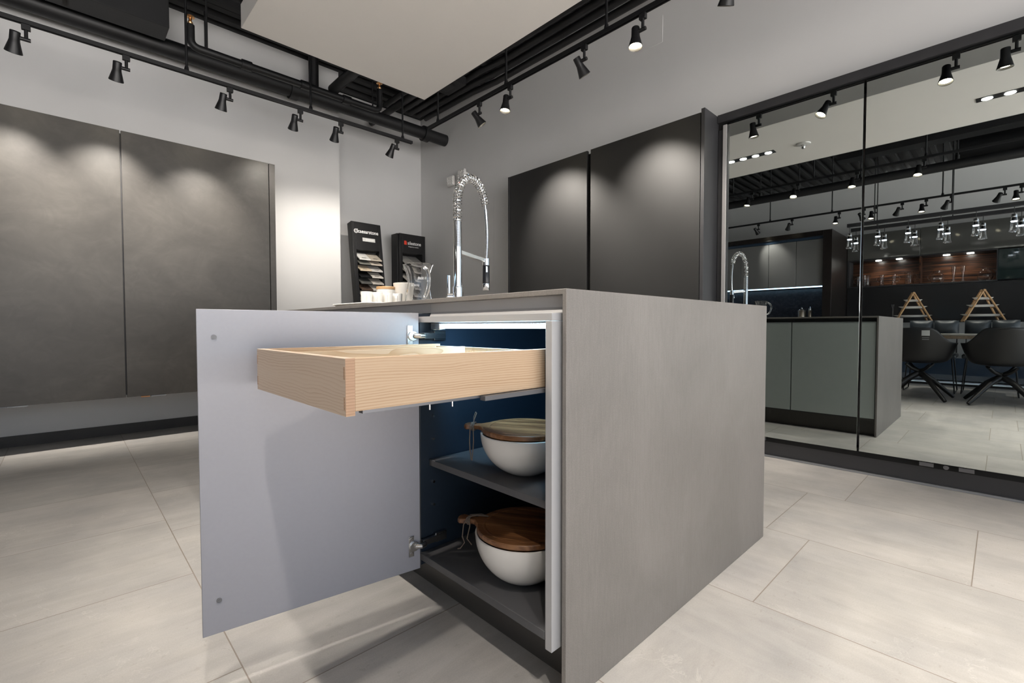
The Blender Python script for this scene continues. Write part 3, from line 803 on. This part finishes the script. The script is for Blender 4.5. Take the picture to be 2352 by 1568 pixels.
def cup(cx, cy, label):
    o = thing('espresso_cup', (cx, cy, PZt), label, 'cup', 'small white cups on the platter')
    prof = [(.0002, 0), (.019, 0), (.021, .004), (.0235, .058), (.0225, .0585), (.0205, .056), (.018, .006), (.0002, .006)]
    build('body', MB().lathe(prof, (0, 0, .0003), 28), 'cup_white', o, local=True)
    d = Vector((-.55, -.83, 0)).normalized()
    build('handle', MB().tube([d * .0215 + Vector((0, 0, .046)), d * .034 + Vector((0, 0, .047)), d * .040 + Vector((0, 0, .036)), d * .034 + Vector((0, 0, .018)), d * .0205 + Vector((0, 0, .012))], .0035, 8), 'cup_white', o, local=True)
cw = ['leftmost small white cup on the platter', 'second small white cup from the left on the platter', 'third small white cup from the left on the platter', 'small white cup nearest the glass jug on the platter']
for i, (x, y) in enumerate(((.905, 1.818), (.955, 1.824), (1.005, 1.830), (1.057, 1.838))): cup(x, y, cw[i])
o = thing('sugar_bowl', (1.04, 1.905, PZt), 'white sugar pot with a pale wooden lid behind the cups', 'pot')
build('body', MB().lathe([(.0002, 0), (.034, 0), (.038, .005), (.040, .078), (.0385, .079), (.036, .076), (.033, .008), (.0002, .008)], (0, 0, .0003), 28), 'cup_white', o, local=True)
build('lid', MB().lathe([(.0002, .0795), (.040, .0795), (.041, .082), (.041, .090), (.039, .092), (.0002, .092)], (0, 0, .0003), 28), 'light_wood', o, local=True)
o = thing('sugar_bowl', (1.135, 1.915, PZt), 'white flared bowl behind the glass jug on the platter', 'bowl')
build('body', MB().lathe([(.0002, 0), (.026, 0), (.030, .006), (.040, .06), (.046, .113), (.0445, .114), (.043, .111), (.028, .012), (.0002, .01)], (0, 0, .0003), 28), 'cup_white', o, local=True)

# ------------------------------------------------------------------ stone sample racks
def text(name, s_, size, mat, parent, mtx, ext=.0004, align='LEFT', scale=(1, 1, 1)):
    c = bpy.data.curves.new(name, 'FONT'); c.body = s_; c.size = size; c.extrude = ext; c.offset = size * .018; c.align_x = align
    c.materials.append(M[mat])
    tmp = bpy.data.objects.new('tmp', c); COL.objects.link(tmp)
    me = bpy.data.meshes.new_from_object(tmp.evaluated_get(bpy.context.evaluated_depsgraph_get()))
    bpy.data.objects.remove(tmp, do_unlink=True); bpy.data.curves.remove(c)
    me.name = name
    if not me.materials: me.materials.append(M[mat])
    o = bpy.data.objects.new(name, me); COL.objects.link(o); o.parent = parent
    o.matrix_local = mtx @ Matrix.Diagonal((*scale, 1)); return o
lean = math.atan(.30 / 1.99)
# tall black rack leaning back
ra = thing('sample_rack', (2.25, 4.56, 0), 'tall black leaning rack of stone samples with white lettering, left one', 'sample rack')
ra.rotation_euler = (-lean, 0, 0)
RW, RH = .342, 2.005
build('frame', MB().box(0, .036, 0, .10, 0.02, RH).box(RW - .036, RW, 0, .10, 0.02, RH).box(.0365, RW - .0365, 0, .10, 1.70, RH).box(.0365, RW - .0365, .085, .10, .02, 1.695).box(.0365, RW - .0365, 0, .085, .02, .25), 'display_black', ra, local=True, bevel=.002)
mx = Matrix.Translation((.066, -.0006, 1.885)) @ Matrix.Rotation(pi / 2, 4, 'X')
lg = text('lettering', 'caesarstone', .054, 'white_print', ra, mx, scale=(.93, 1.05, 1))
mbl = MB()
for r0, r1, c0 in ((.0185, .0235, 0), (.0085, .012, 0)):
    mbl.lathe([(r0, 0), (r1, 0), (r1, .0008), (r0, .0008)], (.046, -.0006, 1.901), 28, closed=True, frame=(Vector((1, 0, 0)), Vector((0, 0, 1)), Vector((0, -1, 0))))
mbl.box(.046, .070, -.0014, -.0006, 1.9195, 1.9245)
build('emblem', mbl, 'white_print', ra, local=True)
build('price_label', MB().box(.115, .262, -.0012, -.0002, 1.795, 1.835), 'label_grey', ra, local=True)
build('label_print', MB().box(.152, .25, -.0016, -.0012, 1.818, 1.822).box(.152, .24, -.0016, -.0012, 1.808, 1.811), 'white_print', ra, local=True)
tones = [((.66, .65, .62), (.47, .42, .35), 'white', 'beige'), ((.17, .17, .15), (.50, .44, .37), 'dark grey', 'beige'), ((.60, .50, .37), (.62, .60, .57), 'sand', 'white'),
         ((.012, .012, .013), (.60, .57, .52), 'black', 'off white'), ((.10, .10, .095), (.52, .48, .43), 'charcoal', 'cream'), ((.09, .06, .045), (.55, .52, .48), 'brown speckled', 'pale grey'),
         ((.44, .42, .39), (.50, .45, .35), 'grey', 'yellow beige'), ((.62, .59, .54), (.30, .29, .28), 'ivory', 'mid grey'), ((.66, .63, .58), (.45, .42, .38), 'white', 'taupe')]
rown = ['top', 'second', 'third', 'fourth', 'fifth', 'sixth', 'seventh', 'eighth', 'ninth']
def sample(x0, x1, z, tone, label, group, origin, rot, depth=.115, th=.013, drop=.062, y0=-.045):
    o = thing('stone_sample', origin, label, 'stone sample', group)
    o.rotation_euler = rot
    nm = 'stone_%d_%d' % (int(tone[0] * 1000), int(tone[2] * 1000))
    if nm not in M: plain(nm, tone, .25, grain=.06, gscale=90)
    mb = MB().add([(x0, y0, z - drop), (x1, y0, z - drop), (x1, y0 + depth, z), (x0, y0 + depth, z), (x0, y0, z - drop + th), (x1, y0, z - drop + th), (x1, y0 + depth, z + th), (x0, y0 + depth, z + th)],
                  [(0, 3, 2, 1), (4, 5, 6, 7), (0, 1, 5, 4), (2, 3, 7, 6), (0, 4, 7, 3), (1, 2, 6, 5)])
    build('slab', mb, nm, o, local=True, bevel=.001)
    k = (.004) ; u = .16
    zz = lambda q: z - drop + th + (drop) * q
    xm = (x0 + x1) / 2
    build('code_label', MB().add([(a_, y0 + depth * q_, zz(q_) + .0008) for a_, q_ in ((xm - .028, .10), (xm + .022, .10), (xm + .022, .19), (xm - .028, .19))], [(0, 1, 2, 3)]), 'rubber_black', o, local=True)
for i in range(9):
    z = 1.672 - .0705 * i
    for j, (x0, x1) in enumerate(((.040, .1685), (.1715, .302))):
        t = tones[i]
        dp_ = .115 if i else .13
        sample(x0, x1, z, t[j], '%s stone sample, %s column, %s row of the leaning rack' % (t[2 + j], 'left' if j == 0 else 'right', rown[i]), 'samples in the leaning rack', (2.25, 4.56, 0), (-lean, 0, 0), drop=.080 if i else .10, depth=.11 if i else .125)
# shorter upright rack
rb = thing('sample_rack', (2.80, 4.80, 0), 'black upright rack of stone samples with red mark, right one', 'sample rack')
build('frame', MB().box(0, .04, 0, .16, .02, 1.92).box(.305, .345, 0, .16, .02, 1.92).box(.0405, .3045, 0, .16, 1.70, 1.92).box(.0405, .3045, .14, .16, .02, 1.699).box(-.015, -.0005, .03, .16, .02, 1.92).box(.3455, .365, .03, .16, .02, 1.87), 'display_black', rb, local=True, bevel=.002)
mx = Matrix.Translation((.105, -.0006, 1.800)) @ Matrix.Rotation(pi / 2, 4, 'X')
text('lettering', 'silestone', .052, 'white_print', rb, mx, scale=(.98, 1.05, 1))
mx = Matrix.Translation((.115, -.0006, 1.772)) @ Matrix.Rotation(pi / 2, 4, 'X')
text('small_lettering', 'Designed by cosentino', .015, 'white_print', rb, mx)
build('red_mark', MB().prism([(.060, 1.795), (.094, 1.795), (.094, 1.825), (.088, 1.840), (.060, 1.840)], 1, -.0012, -.0002), 'red_print', rb, local=True)
build('shelf_box', MB().box(-.19, -.016, .04, .16, 1.19, 1.30), 'display_black', rb, local=True, bevel=.002)
cg = [(.40, .39, .37), (.33, .32, .31), (.42, .40, .37), (.36, .35, .34), (.46, .44, .41), (.38, .36, .33)]
for i in range(7):
    z = 1.672 - (0 if i == 0 else .035 + .088 * i)
    for j, (x0, x1) in enumerate(((.044, .171), (.174, .300))):
        big_ = i == 0
        sample(x0, x1, z, cg[(i * 2 + j) % 6], '%s stone sample, %s column, %s row of the upright rack' % ('grey' if (i + j) % 2 else 'pale grey', 'left' if j == 0 else 'right', rown[i]), 'samples in the upright rack', (2.80, 4.80, 0), (0, 0, 0), depth=.235 if big_ else .20, drop=.135 if big_ else .10, y0=-.10)

# ------------------------------------------------------------------ wall fittings on the right wall
o = thing('emergency_wall_lamp', (XR, 4.27, 2.53), 'twin head white emergency light on the right wall above the tap', 'emergency light')
build('case', MB().box(XR - .05, XR - .001, 4.19, 4.36, 2.47, 2.58), 'plastic_white', o, bevel=.008)
for y, ang_ in ((4.23, 0), (4.44, 1)):
    h_ = build('lamp_head', MB().box(XR - .085, XR - .052, y - .06, y + .06, 2.50 - .03 * ang_, 2.605 - .03 * ang_), 'plastic_white', o, bevel=.006)
    mbx = MB()
    for a in range(4):
        for b in range(3):
            mbx.ball((XR - .086, y - .042 + .028 * a, 2.52 + .03 * b - .03 * ang_), .011, 10, 6, (.4, 1, 1))
    build('led', mbx, 'porcelain', h_)
build('indicator', MB().ball((XR - .0515, 4.30, 2.485), .006, 10, 6), 'red_led', o)
struct('trim_2', MB().box(XR - .003, XR - .0002, 3.765, 4.62, .6, 2.232), 'paint', bevel=.001)
struct('trim_3', MB().box(XR - .003, XR - .0002, 1.83, 2.02, 3.0, 3.2), 'paint', bevel=.001)

# ------------------------------------------------------------------ dining side, seen in the mirror
XW = -3.35
# kitchen block with dark wood surround
o = thing('kitchen_unit', (-2.8, 3.3, 0), 'dark framed kitchen niche with grey wall cupboards, seen in the mirror', 'kitchen unit')
build('surround', MB().box(XW - .2, -2.30, 1.88, 2.0, 0, 2.375).box(XW - .2, -2.30, 2.0005, YL - .01, 2.295, 2.375), 'dark_wood', o, bevel=.002)
for i, (y0, y1) in enumerate(((2.002, 2.383), (2.389, 2.803), (2.809, 3.259), (3.265, 3.70), (3.706, 4.2), (4.206, 4.76))):
    build('cupboard_door', MB().box(-2.66, -2.345, y0, y1, 1.50, 2.25), 'kitchen_front', o, bevel=.002)
build('top_trim', MB().box(-2.7, -2.33, 2.002, 4.76, 2.252, 2.294), 'blue_gloss', o)
build('light_strip', MB().box(-2.375, -2.35, 2.004, 4.76, 1.483, 1.499), 'strip_blue', o)
build('backsplash', MB().box(-2.70, -2.665, 2.002, 4.76, .90, 1.482), 'stone_dark', o)
build('counter', MB().box(-2.664, -2.05, 2.002, 4.76, .88, .905), 'stone_dark', o, bevel=.002)
build('base_unit', MB().box(-2.66, -2.08, 2.002, 4.76, .1, .8795), 'kitchen_front', o)
o = thing('canister', (-2.42, 2.31, .906), 'wide pewter canister with knob lid on the mirrored kitchen counter', 'canister')
build('body', MB().lathe([(.0002, 0), (.058, 0), (.060, .01), (.060, .205), (.055, .212), (.0002, .212)], (0, 0, .0005), 28), 'pewter', o, local=True)
build('lid', MB().lathe([(.050, .2125), (.045, .225), (.012, .232), (.014, .25), (.009, .262), (.0002, .262)], (0, 0, .0005), 20), 'steel', o, local=True)
o = thing('canister', (-2.42, 2.19, .906), 'narrow pewter shaker beside the wider canister in the mirror', 'shaker')
build('body', MB().lathe([(.0002, 0), (.030, 0), (.031, .20), (.027, .205), (.0002, .205)], (0, 0, .0005), 24), 'pewter', o, local=True)
build('lid', MB().lathe([(.026, .2055), (.022, .24), (.012, .245), (.0002, .268)], (0, 0, .0005), 18), 'steel', o, local=True)

# tall wall unit with display niche
o = thing('display_wall_unit', (XW, .8, 0), 'dark glossy wall unit with lit wooden niche of glassware in the mirror', 'wall unit')
NY0, NY1, NZ0, NZ1 = .085, 1.845, 1.525, 1.955
build('upper_panel', MB().box(XW - .35, XW, -1.6, .925, NZ1 + .02, 2.40), 'grey_glass', o, bevel=.002)
build('upper_panel', MB().box(XW - .35, XW, .93, 1.875, NZ1 + .02, 2.40), 'grey_glass', o, bevel=.002)
build('lower_panel', MB().box(XW - .35, XW - .02, -1.6, 1.875, .02, NZ0 - .025), 'dark_panel', o)
build('glass_front', MB().box(XW - .35, XW - .001, -1.6, NY0 - .015, NZ0, NZ1), 'green_glass', o)
nb = build('niche_back', MB().box(XW - .35, XW - .30, NY0, NY1, NZ0, NZ1), 'macassar', o)
build('niche_frame', MB().box(XW - .30, XW + .002, NY0 - .012, NY0 - .0005, NZ0 - .02, NZ1 + .018).box(XW - .30, XW + .002, NY1 + .0005, NY1 + .03, NZ0 - .02, NZ1 + .018).box(XW - .30, XW + .002, NY0, NY1, NZ1 + .0005, NZ1 + .018).box(XW - .30, XW + .004, NY0, NY1, NZ0 - .022, NZ0 - .0005), 'black_frame', o)
build('niche_divider', MB().box(XW - .299, XW - .03, .92, .938, NZ0, NZ1), 'macassar', o)
for y in (1.47, 1.20, .63, .365):
    build('niche_lamp', MB().cyl((XW - .15, y, NZ1 - .008), (XW - .15, y, NZ1 - .0005), .040, 20), 'lens_white', o)
gj = [(.0002, 0), (.052, 0), (.055, .008), (.052, .10), (.056, .20), (.054, .205)]
gb = [(.0002, 0), (.06, 0), (.085, .04), (.09, .08), (.075, .13), (.045, .165), (.05, .19)]
gv = [(.0002, 0), (.04, 0), (.042, .006), (.016, .02), (.014, .09), (.026, .19), (.030, .24)]
gt = [(.0002, 0), (.035, 0), (.036, .008), (.024, .05), (.030, .17), (.031, .18)]
items = [(1.74, gt, pi / 2, 'small glass jug at the left end of the lit niche'), (1.63, gj, None, 'straight glass pitcher second in the lit niche'), (1.42, gt, pi / 2, 'slim glass jug third in the lit niche'), (1.26, gt, -pi / 2, 'slim glass jug fourth in the lit niche'),
         (1.07, gj, -pi / 2, 'glass jug with right handle beside the niche divider'), (.73, gb, pi / 2, 'round glass teapot right of the niche divider'), (.545, gv, None, 'slender clear glass vase in the right niche half'), (.44, gv, None, 'tall bluish glass vase in the right niche half'), (.20, gb, -pi / 2, 'big round glass jug at the right end of the niche')]
for y, pf, hd, lb in items:
    jug(XW - .15, y, NZ0 + .001, pf, hd, lb, .05, pf[-1][1] * .85, 'glassware in the lit niche', 'glassware', .045, .0028, .005)
# floating sideboard below
o = thing('floating_sideboard', (-3.1, .2, .14), 'floating sideboard with blue front and light below it in the mirror', 'sideboard')
build('top', MB().box(XW + .001, -2.88, -1.6, 1.50, .885, .905), 'side_grey', o, bevel=.002)
build('upper_front', MB().box(XW + .001, -2.90, -1.6, 1.49, .385, .8845), 'side_grey', o)
build('lower_front', MB().box(-2.915, -2.90, -1.6, 1.49, .14, .3845), 'blue_gloss', o)
build('underside', MB().box(XW + .001, -2.9155, -1.6, 1.49, .20, .3845), 'carcass', o)
build('light_strip', MB().box(-2.96, -2.92, -1.6, 1.45, .188, .199), 'strip_white', o)
# tiered wooden plate ladders on it
def ladder(cy, lab, s_=1.0):
    o = thing('tiered_plate_stand', (-3.10, cy, .9055), lab, 'plate stand', 'wooden plate stands on the sideboard')
    o.rotation_euler = (0, 0, radians(-14))
    for sx_, w in ((.11, 1), (-.11, .92)):
        for sg in (-1, 1):
            build('leg', MB().tube([(sx_, sg * .215 * w, .012), (sx_ * .6, sg * .012, .44), (sx_ * .58, -sg * .012, .465)], .0125, 10), 'light_wood', o, local=True)
    build('dowel', MB().cyl((-.09, 0, .452), (.09, 0, .452), .013, 12), 'light_wood', o, local=True)
    for z, hw in ((.09, .22), (.225, .155), (.33, .10)):
        build('crossbar', MB().cyl((-.10, hw * .78, z - .014), (.10, hw * .78, z - .014), .007, 8).cyl((-.10, -hw * .78, z - .014), (.10, -hw * .78, z - .014), .007, 8), 'light_wood', o, local=True)
    return o
def plate(cy, z, hw, lab):
    o = build('oval_plate', MB().lathe([(.0002, 0), (hw * .7, 0), (hw, .030), (hw - .006, .032), (hw * .68, .007), (.0002, .007)], (0, 0, 0), 36, frame=(Vector((.42, 0, 0)), Vector((0, 1, 0)), Vector((0, 0, 1)))), 'cup_white', None, local=True)
    o.location = (-3.10, cy, z); o.rotation_euler = (0, 0, radians(-14)); tag(o, lab, 'plate', 'white plates on the wooden stands')
for cy, nm in ((.975, 'left'), (.21, 'right')):
    ladder(cy, 'wooden A-frame stand with three white plates, %s one in the mirror' % nm)
    for z, hw, w in ((.09, .235, 'bottom'), (.225, .175, 'middle'), (.33, .115, 'top')):
        plate(cy, .9055 + z - .006, hw, '%s white oval plate on the %s wooden stand' % (w, nm))
o = thing('glass_candlestick', (-3.15, 1.22, .9055), 'thin clear glass candlestick left of the plate stands in the mirror', 'candlestick')
build('stem', MB().lathe([(.0002, 0), (.04, 0), (.04, .005), (.008, .012), (.007, .20), (.012, .24), (.02, .25), (.02, .29), (.0002, .29)], (0, 0, .0003), 20), 'glass', o, local=True)

# pendants
def pendant_row(x, z, bar_y0, bar_y1, ys_, tagword, k0):
    b = thing('pendant_rail', (x, (bar_y0 + bar_y1) / 2, z), 'long black ceiling rail holding the %s row of glass pendants' % tagword, 'pendant rail')
    build('bar', MB().box(x - .03, x + .03, bar_y0, bar_y1, z, z + .045), 'black_frame', b, bevel=.002)
    for y in (bar_y0 + .4, (bar_y0 + bar_y1) / 2, bar_y1 - .3):
        build('rod', MB().cyl((x, y, z + .045), (x, y, ZC), .006, 8), 'matte_black', b)
    for i, y in enumerate(ys_):
        o = thing('glass_pendant', (x, y, z), 'clear glass bottle pendant, %s from left in the %s row' % (ORD[i], tagword), 'pendant lamp', 'glass pendants over the dining table')
        build('cord', MB().cyl((0, 0, -.0006), (0, 0, -.085), .003, 8), 'matte_black', o, local=True)
        build('cap', MB().lathe([(.0002, -.085), (.024, -.087), (.026, -.10), (.026, -.125), (.0002, -.125)], (0, 0, 0), 20), 'chrome', o, local=True)
        build('socket', MB().lathe([(.0002, -.1255), (.022, -.1255), (.022, -.165), (.0002, -.165)], (0, 0, 0), 18), 'rubber_black', o, local=True)
        build('glow', MB().lathe([(.0002, -.1655), (.026, -.1655), (.026, -.176), (.0002, -.178)], (0, 0, 0), 18), 'glow_pendant', o, local=True)
        build('glass_shade', MB().lathe([(.028, -.128), (.030, -.17), (.034, -.24), (.040, -.275), (.044, -.285), (.042, -.29), (.020, -.292), (.016, -.286), (.036, -.278), (.030, -.24), (.026, -.17), (.024, -.128)], (0, 0, 0), 24, closed=True), 'glass', o, local=True)
ysA = [1.501 - .3125 * i for i in range(6)]
pendant_row(-1.5, 2.222, -.6, 1.53, ysA, 'front', 0)
ysB = [1.50 - .325 * i for i in range(6)]
pendant_row(-1.9, 2.222, -.6, 1.56, ysB, 'rear', 6)

# dining table
o = thing('dining_table', (-1.42, -.1, 0), 'long dining table with pale top and wooden edge in the mirror', 'table')
build('tabletop', MB().box(-1.86, -.985, -1.5, 1.15, .738, .752), 'table_top', o, bevel=.002)
build('table_edge', MB().box(-1.855, -.99, -1.495, 1.145, .700, .7375), 'table_edge', o, bevel=.002)
for y in (.95, -1.3):
    for sx_ in (-1, 1):
        build('leg', MB().tube([(-1.42 + sx_ * .30, y, .699), (-1.42 + sx_ * .34, y, .0125)], .02, 10), 'matte_black', o)
build('stretcher', MB().box(-1.435, -1.405, -1.3, .95, .12, .145), 'matte_black', o)

# shell chairs on star bases
def shell_chair(cx, cy, rot, label, sticker):
    o = thing('shell_chair', (cx, cy, 0), label, 'chair', 'black shell chairs at the dining table')
    o.rotation_euler = (0, 0, rot)
    n = 48; rows = 12; vs = []; fs = []
    for j in range(n):
        a = 2 * pi * j / n                 # 0 = back (+x side)
        d = abs((a + pi) % (2 * pi) - pi)
        def ss(e0, e1, x): 
            t_ = max(0, min(1, (x - e0) / (e1 - e0))); return t_ * t_ * (3 - 2 * t_)
        rim = .832 - .170 * ss(radians(26), radians(72), d) - .20 * ss(radians(108), radians(150), d)
        rr = .250 + .055 * ss(radians(45), radians(90), d) - .045 * ss(radians(110), radians(160), d)
        for i in range(rows + 1):
            u = i / rows
            if u < .45:
                q = u / .45; r = .10 + (rr - .06 - .10) * (1 - (1 - q) ** 1.6); zz = .425 + .055 * q ** 2
            else:
                q = (u - .45) / .55; r = rr - .06 + .06 * q ** .8 + .03 * q * max(0, cos(d)); zz = .48 + (rim - .48) * q
            vs.append((r * cos(a), r * sin(a) * 1.06, zz))
    for j in range(n):
        for i in range(rows):
            a0 = j * (rows + 1) + i; b0 = ((j + 1) % n) * (rows + 1) + i
            fs.append((a0, b0, b0 + 1, a0 + 1))
    fs.append(tuple(j * (rows + 1) for j in range(n))[::-1])
    build('shell', MB().add(vs, fs), 'shell_black', o, local=True, solid=.012, sub=1)
    if sticker:
        build('sticker', MB().box(.302, .3035, -.13, -.06, .74, .80), 'label_grey', o, local=True)
        build('print', MB().box(.302, .3035, -.125, -.065, .695, .700).box(.302, .3035, -.125, -.065, .715, .719), 'side_grey', o, local=True)
    build('hub', MB().lathe([(.0002, .27), (.032, .27), (.028, .31), (.034, .345), (.0002, .345)], (0, 0, 0), 20), 'shell_black', o, local=True)
    for k_ in range(4):
        a = pi / 4 + k_ * pi / 2; c_, s_ = cos(a), sin(a)
        build('leg', MB().tube([(c_ * .02, s_ * .02, .295), (c_ * .14, s_ * .14, .225), (c_ * .345, s_ * .345, .045), (c_ * .375, s_ * .375, .002 + .016)], [.032, .027, .020, .018], 10), 'shell_black', o, local=True)
        build('seat_support', MB().tube([(c_ * .02, s_ * .02, .325), (c_ * .09, s_ * .09, .355), (c_ * .15, s_ * .15, .405)], [.022, .017, .014], 10), 'shell_black', o, local=True)
shell_chair(-.84, .67, radians(4), 'black shell chair with small grey sticker beside the island in the mirror', True)
shell_chair(-.82, .0, radians(-5), 'black shell chair at the right edge of the mirror', False)

# cushioned wire chairs across the table
def wire_chair(cx, cy, label):
    o = thing('wire_chair', (cx, cy, 0), label, 'chair', 'cushioned wire chairs across the table')
    for sg in (-1, 1):
        build('leg', MB().tube([(.20, sg * .21, .44), (.265, sg * .245, .012), (-.22, sg * .245, .012), (-.18, sg * .21, .44)], .007, 8), 'matte_black', o, local=True)
    build('seat', MB().box(-.26, .24, -.25, .25, .442, .50), 'leather', o, local=True, bevel=.02, seg=3)
    mb = MB()
    for sg in (-1, 1):
        vs = []; fs = []
        g = 8
        for face in (0, 1):
            for i in range(g + 1):
                for j in range(g + 1):
                    u, v = i / g, j / g
                    puff = .075 * (sin(pi * u) * sin(pi * v)) ** .4
                    vs.append((-.26 + (puff if face else -puff), sg * .125 + (u - .5) * .245, .70 + v * .225))
        kk = (g + 1) ** 2
        for face in (0, 1):
            for i in range(g):
                for j in range(g):
                    a = face * kk + i * (g + 1) + j
                    fs.append((a, a + 1, a + g + 2, a + g + 1))
        mb.add(vs, fs)
    build('back_cushion', mb, 'leather', o, local=True)
    build('back_frame', MB().tube([(-.20, -.23, .45), (-.265, -.23, .80), (-.265, .23, .80), (-.20, .23, .45)], .009, 8), 'matte_black', o, local=True)
wire_chair(-1.79, .645, 'wire legged chair with dark tufted cushion behind the left shell chair')
wire_chair(-1.86, .10, 'wire legged chair with dark tufted cushion behind the right shell chair')

# ------------------------------------------------------------------ fixture bulbs, added fill spots and world fill
def area(name, loc, rot, sx_, sy_, power, col):
    l = bpy.data.lights.new(name, 'AREA'); l.shape = 'RECTANGLE'; l.size = sx_; l.size_y = sy_; l.energy = power; l.color = col
    o = bpy.data.objects.new(name, l); COL.objects.link(o); o.location = loc; o.rotation_euler = rot
    return o
def spot(name, loc, d, power, size, col, blend=.7, soft=.03):
    l = bpy.data.lights.new(name, 'SPOT'); l.energy = power; l.spot_size = radians(size); l.spot_blend = blend; l.shadow_soft_size = soft; l.color = col
    o = bpy.data.objects.new(name, l); COL.objects.link(o); o.location = loc
    o.rotation_euler = aim_frame(d).to_euler()
la = area('led_strip_light', (.795, .91, .830), (0, radians(-62), 0), .018, .42, 1.4, (.22, .58, 1.0))
for y in (1.70, 1.94): spot('downlight_bulb', (1.345, y, PZ - .02), (0, 0, -1), 45, 70, (1, .93, .84))
for y in (-.2, .05): spot('downlight_bulb', (1.345, y, PZ - .02), (0, 0, -1), 45, 70, (1, .93, .84))
for x, ys2, dx_ in ((.04, (-.1, -.8, -1.6, -2.5, -3.4), .2), (2.33, (-.6, -1.2, -2.0, -2.9), -.15), (-2.0, (2.9, 2.0, 1.1, .3, -.6, -1.6, -2.6), .35), (2.33, (-3.5,), 0)):
    for y in ys2: spot('fill_spot', (x, y, 2.38), (dx_, .05, -1), (95 if x > 2 else 150) if y < -.7 and x > -1 else 50, 75, (1, .925, .83))  # added bare spots along the tracks, no fixtures, for bounce on walls and panel
for y in (1.47, 1.20, .63, .365): spot('niche_bulb', (XW - .13, y, NZ1 - .02), (-.2, 0, -1), 8, 110, (1, .93, .85))

w = bpy.data.worlds.new('world'); S.world = w; w.use_nodes = True
bg = w.node_tree.nodes['Background']; bg.inputs[1].default_value = 1.0
# fill through the open side: pale sky above, added bright lower half lifts undersides
wn_ = w.node_tree.nodes; wl = w.node_tree.links
tc = wn_.new('ShaderNodeTexCoord'); sx3 = wn_.new('ShaderNodeSeparateXYZ'); rp = wn_.new('ShaderNodeValToRGB')
wl.new(tc.outputs['Generated'], sx3.inputs[0])
ma = wn_.new('ShaderNodeMath'); ma.operation = 'MULTIPLY_ADD'; ma.inputs[1].default_value = .5; ma.inputs[2].default_value = .5
wl.new(sx3.outputs[2], ma.inputs[0]); wl.new(ma.outputs[0], rp.inputs[0])
rp.color_ramp.elements[0].position = .492; rp.color_ramp.elements[0].color = (8.4, 8.05, 7.75, 1)
rp.color_ramp.elements[1].position = .508; rp.color_ramp.elements[1].color = (1.0, 1.15, 1.35, 1)
wl.new(rp.outputs[0], bg.inputs[0])

S.view_settings.view_transform = 'Standard'; S.view_settings.look = 'None'; S.view_settings.gamma = 1; S.view_settings.exposure = .2
S.view_settings.use_curve_mapping = False
c = S.cycles
c.use_denoising = True; c.max_bounces = 10; c.diffuse_bounces = 5; c.glossy_bounces = 6; c.transmission_bounces = 10; c.transparent_max_bounces = 12
c.caustics_reflective = False; c.caustics_refractive = False; c.sample_clamp_indirect = 6; c.blur_glossy = .5
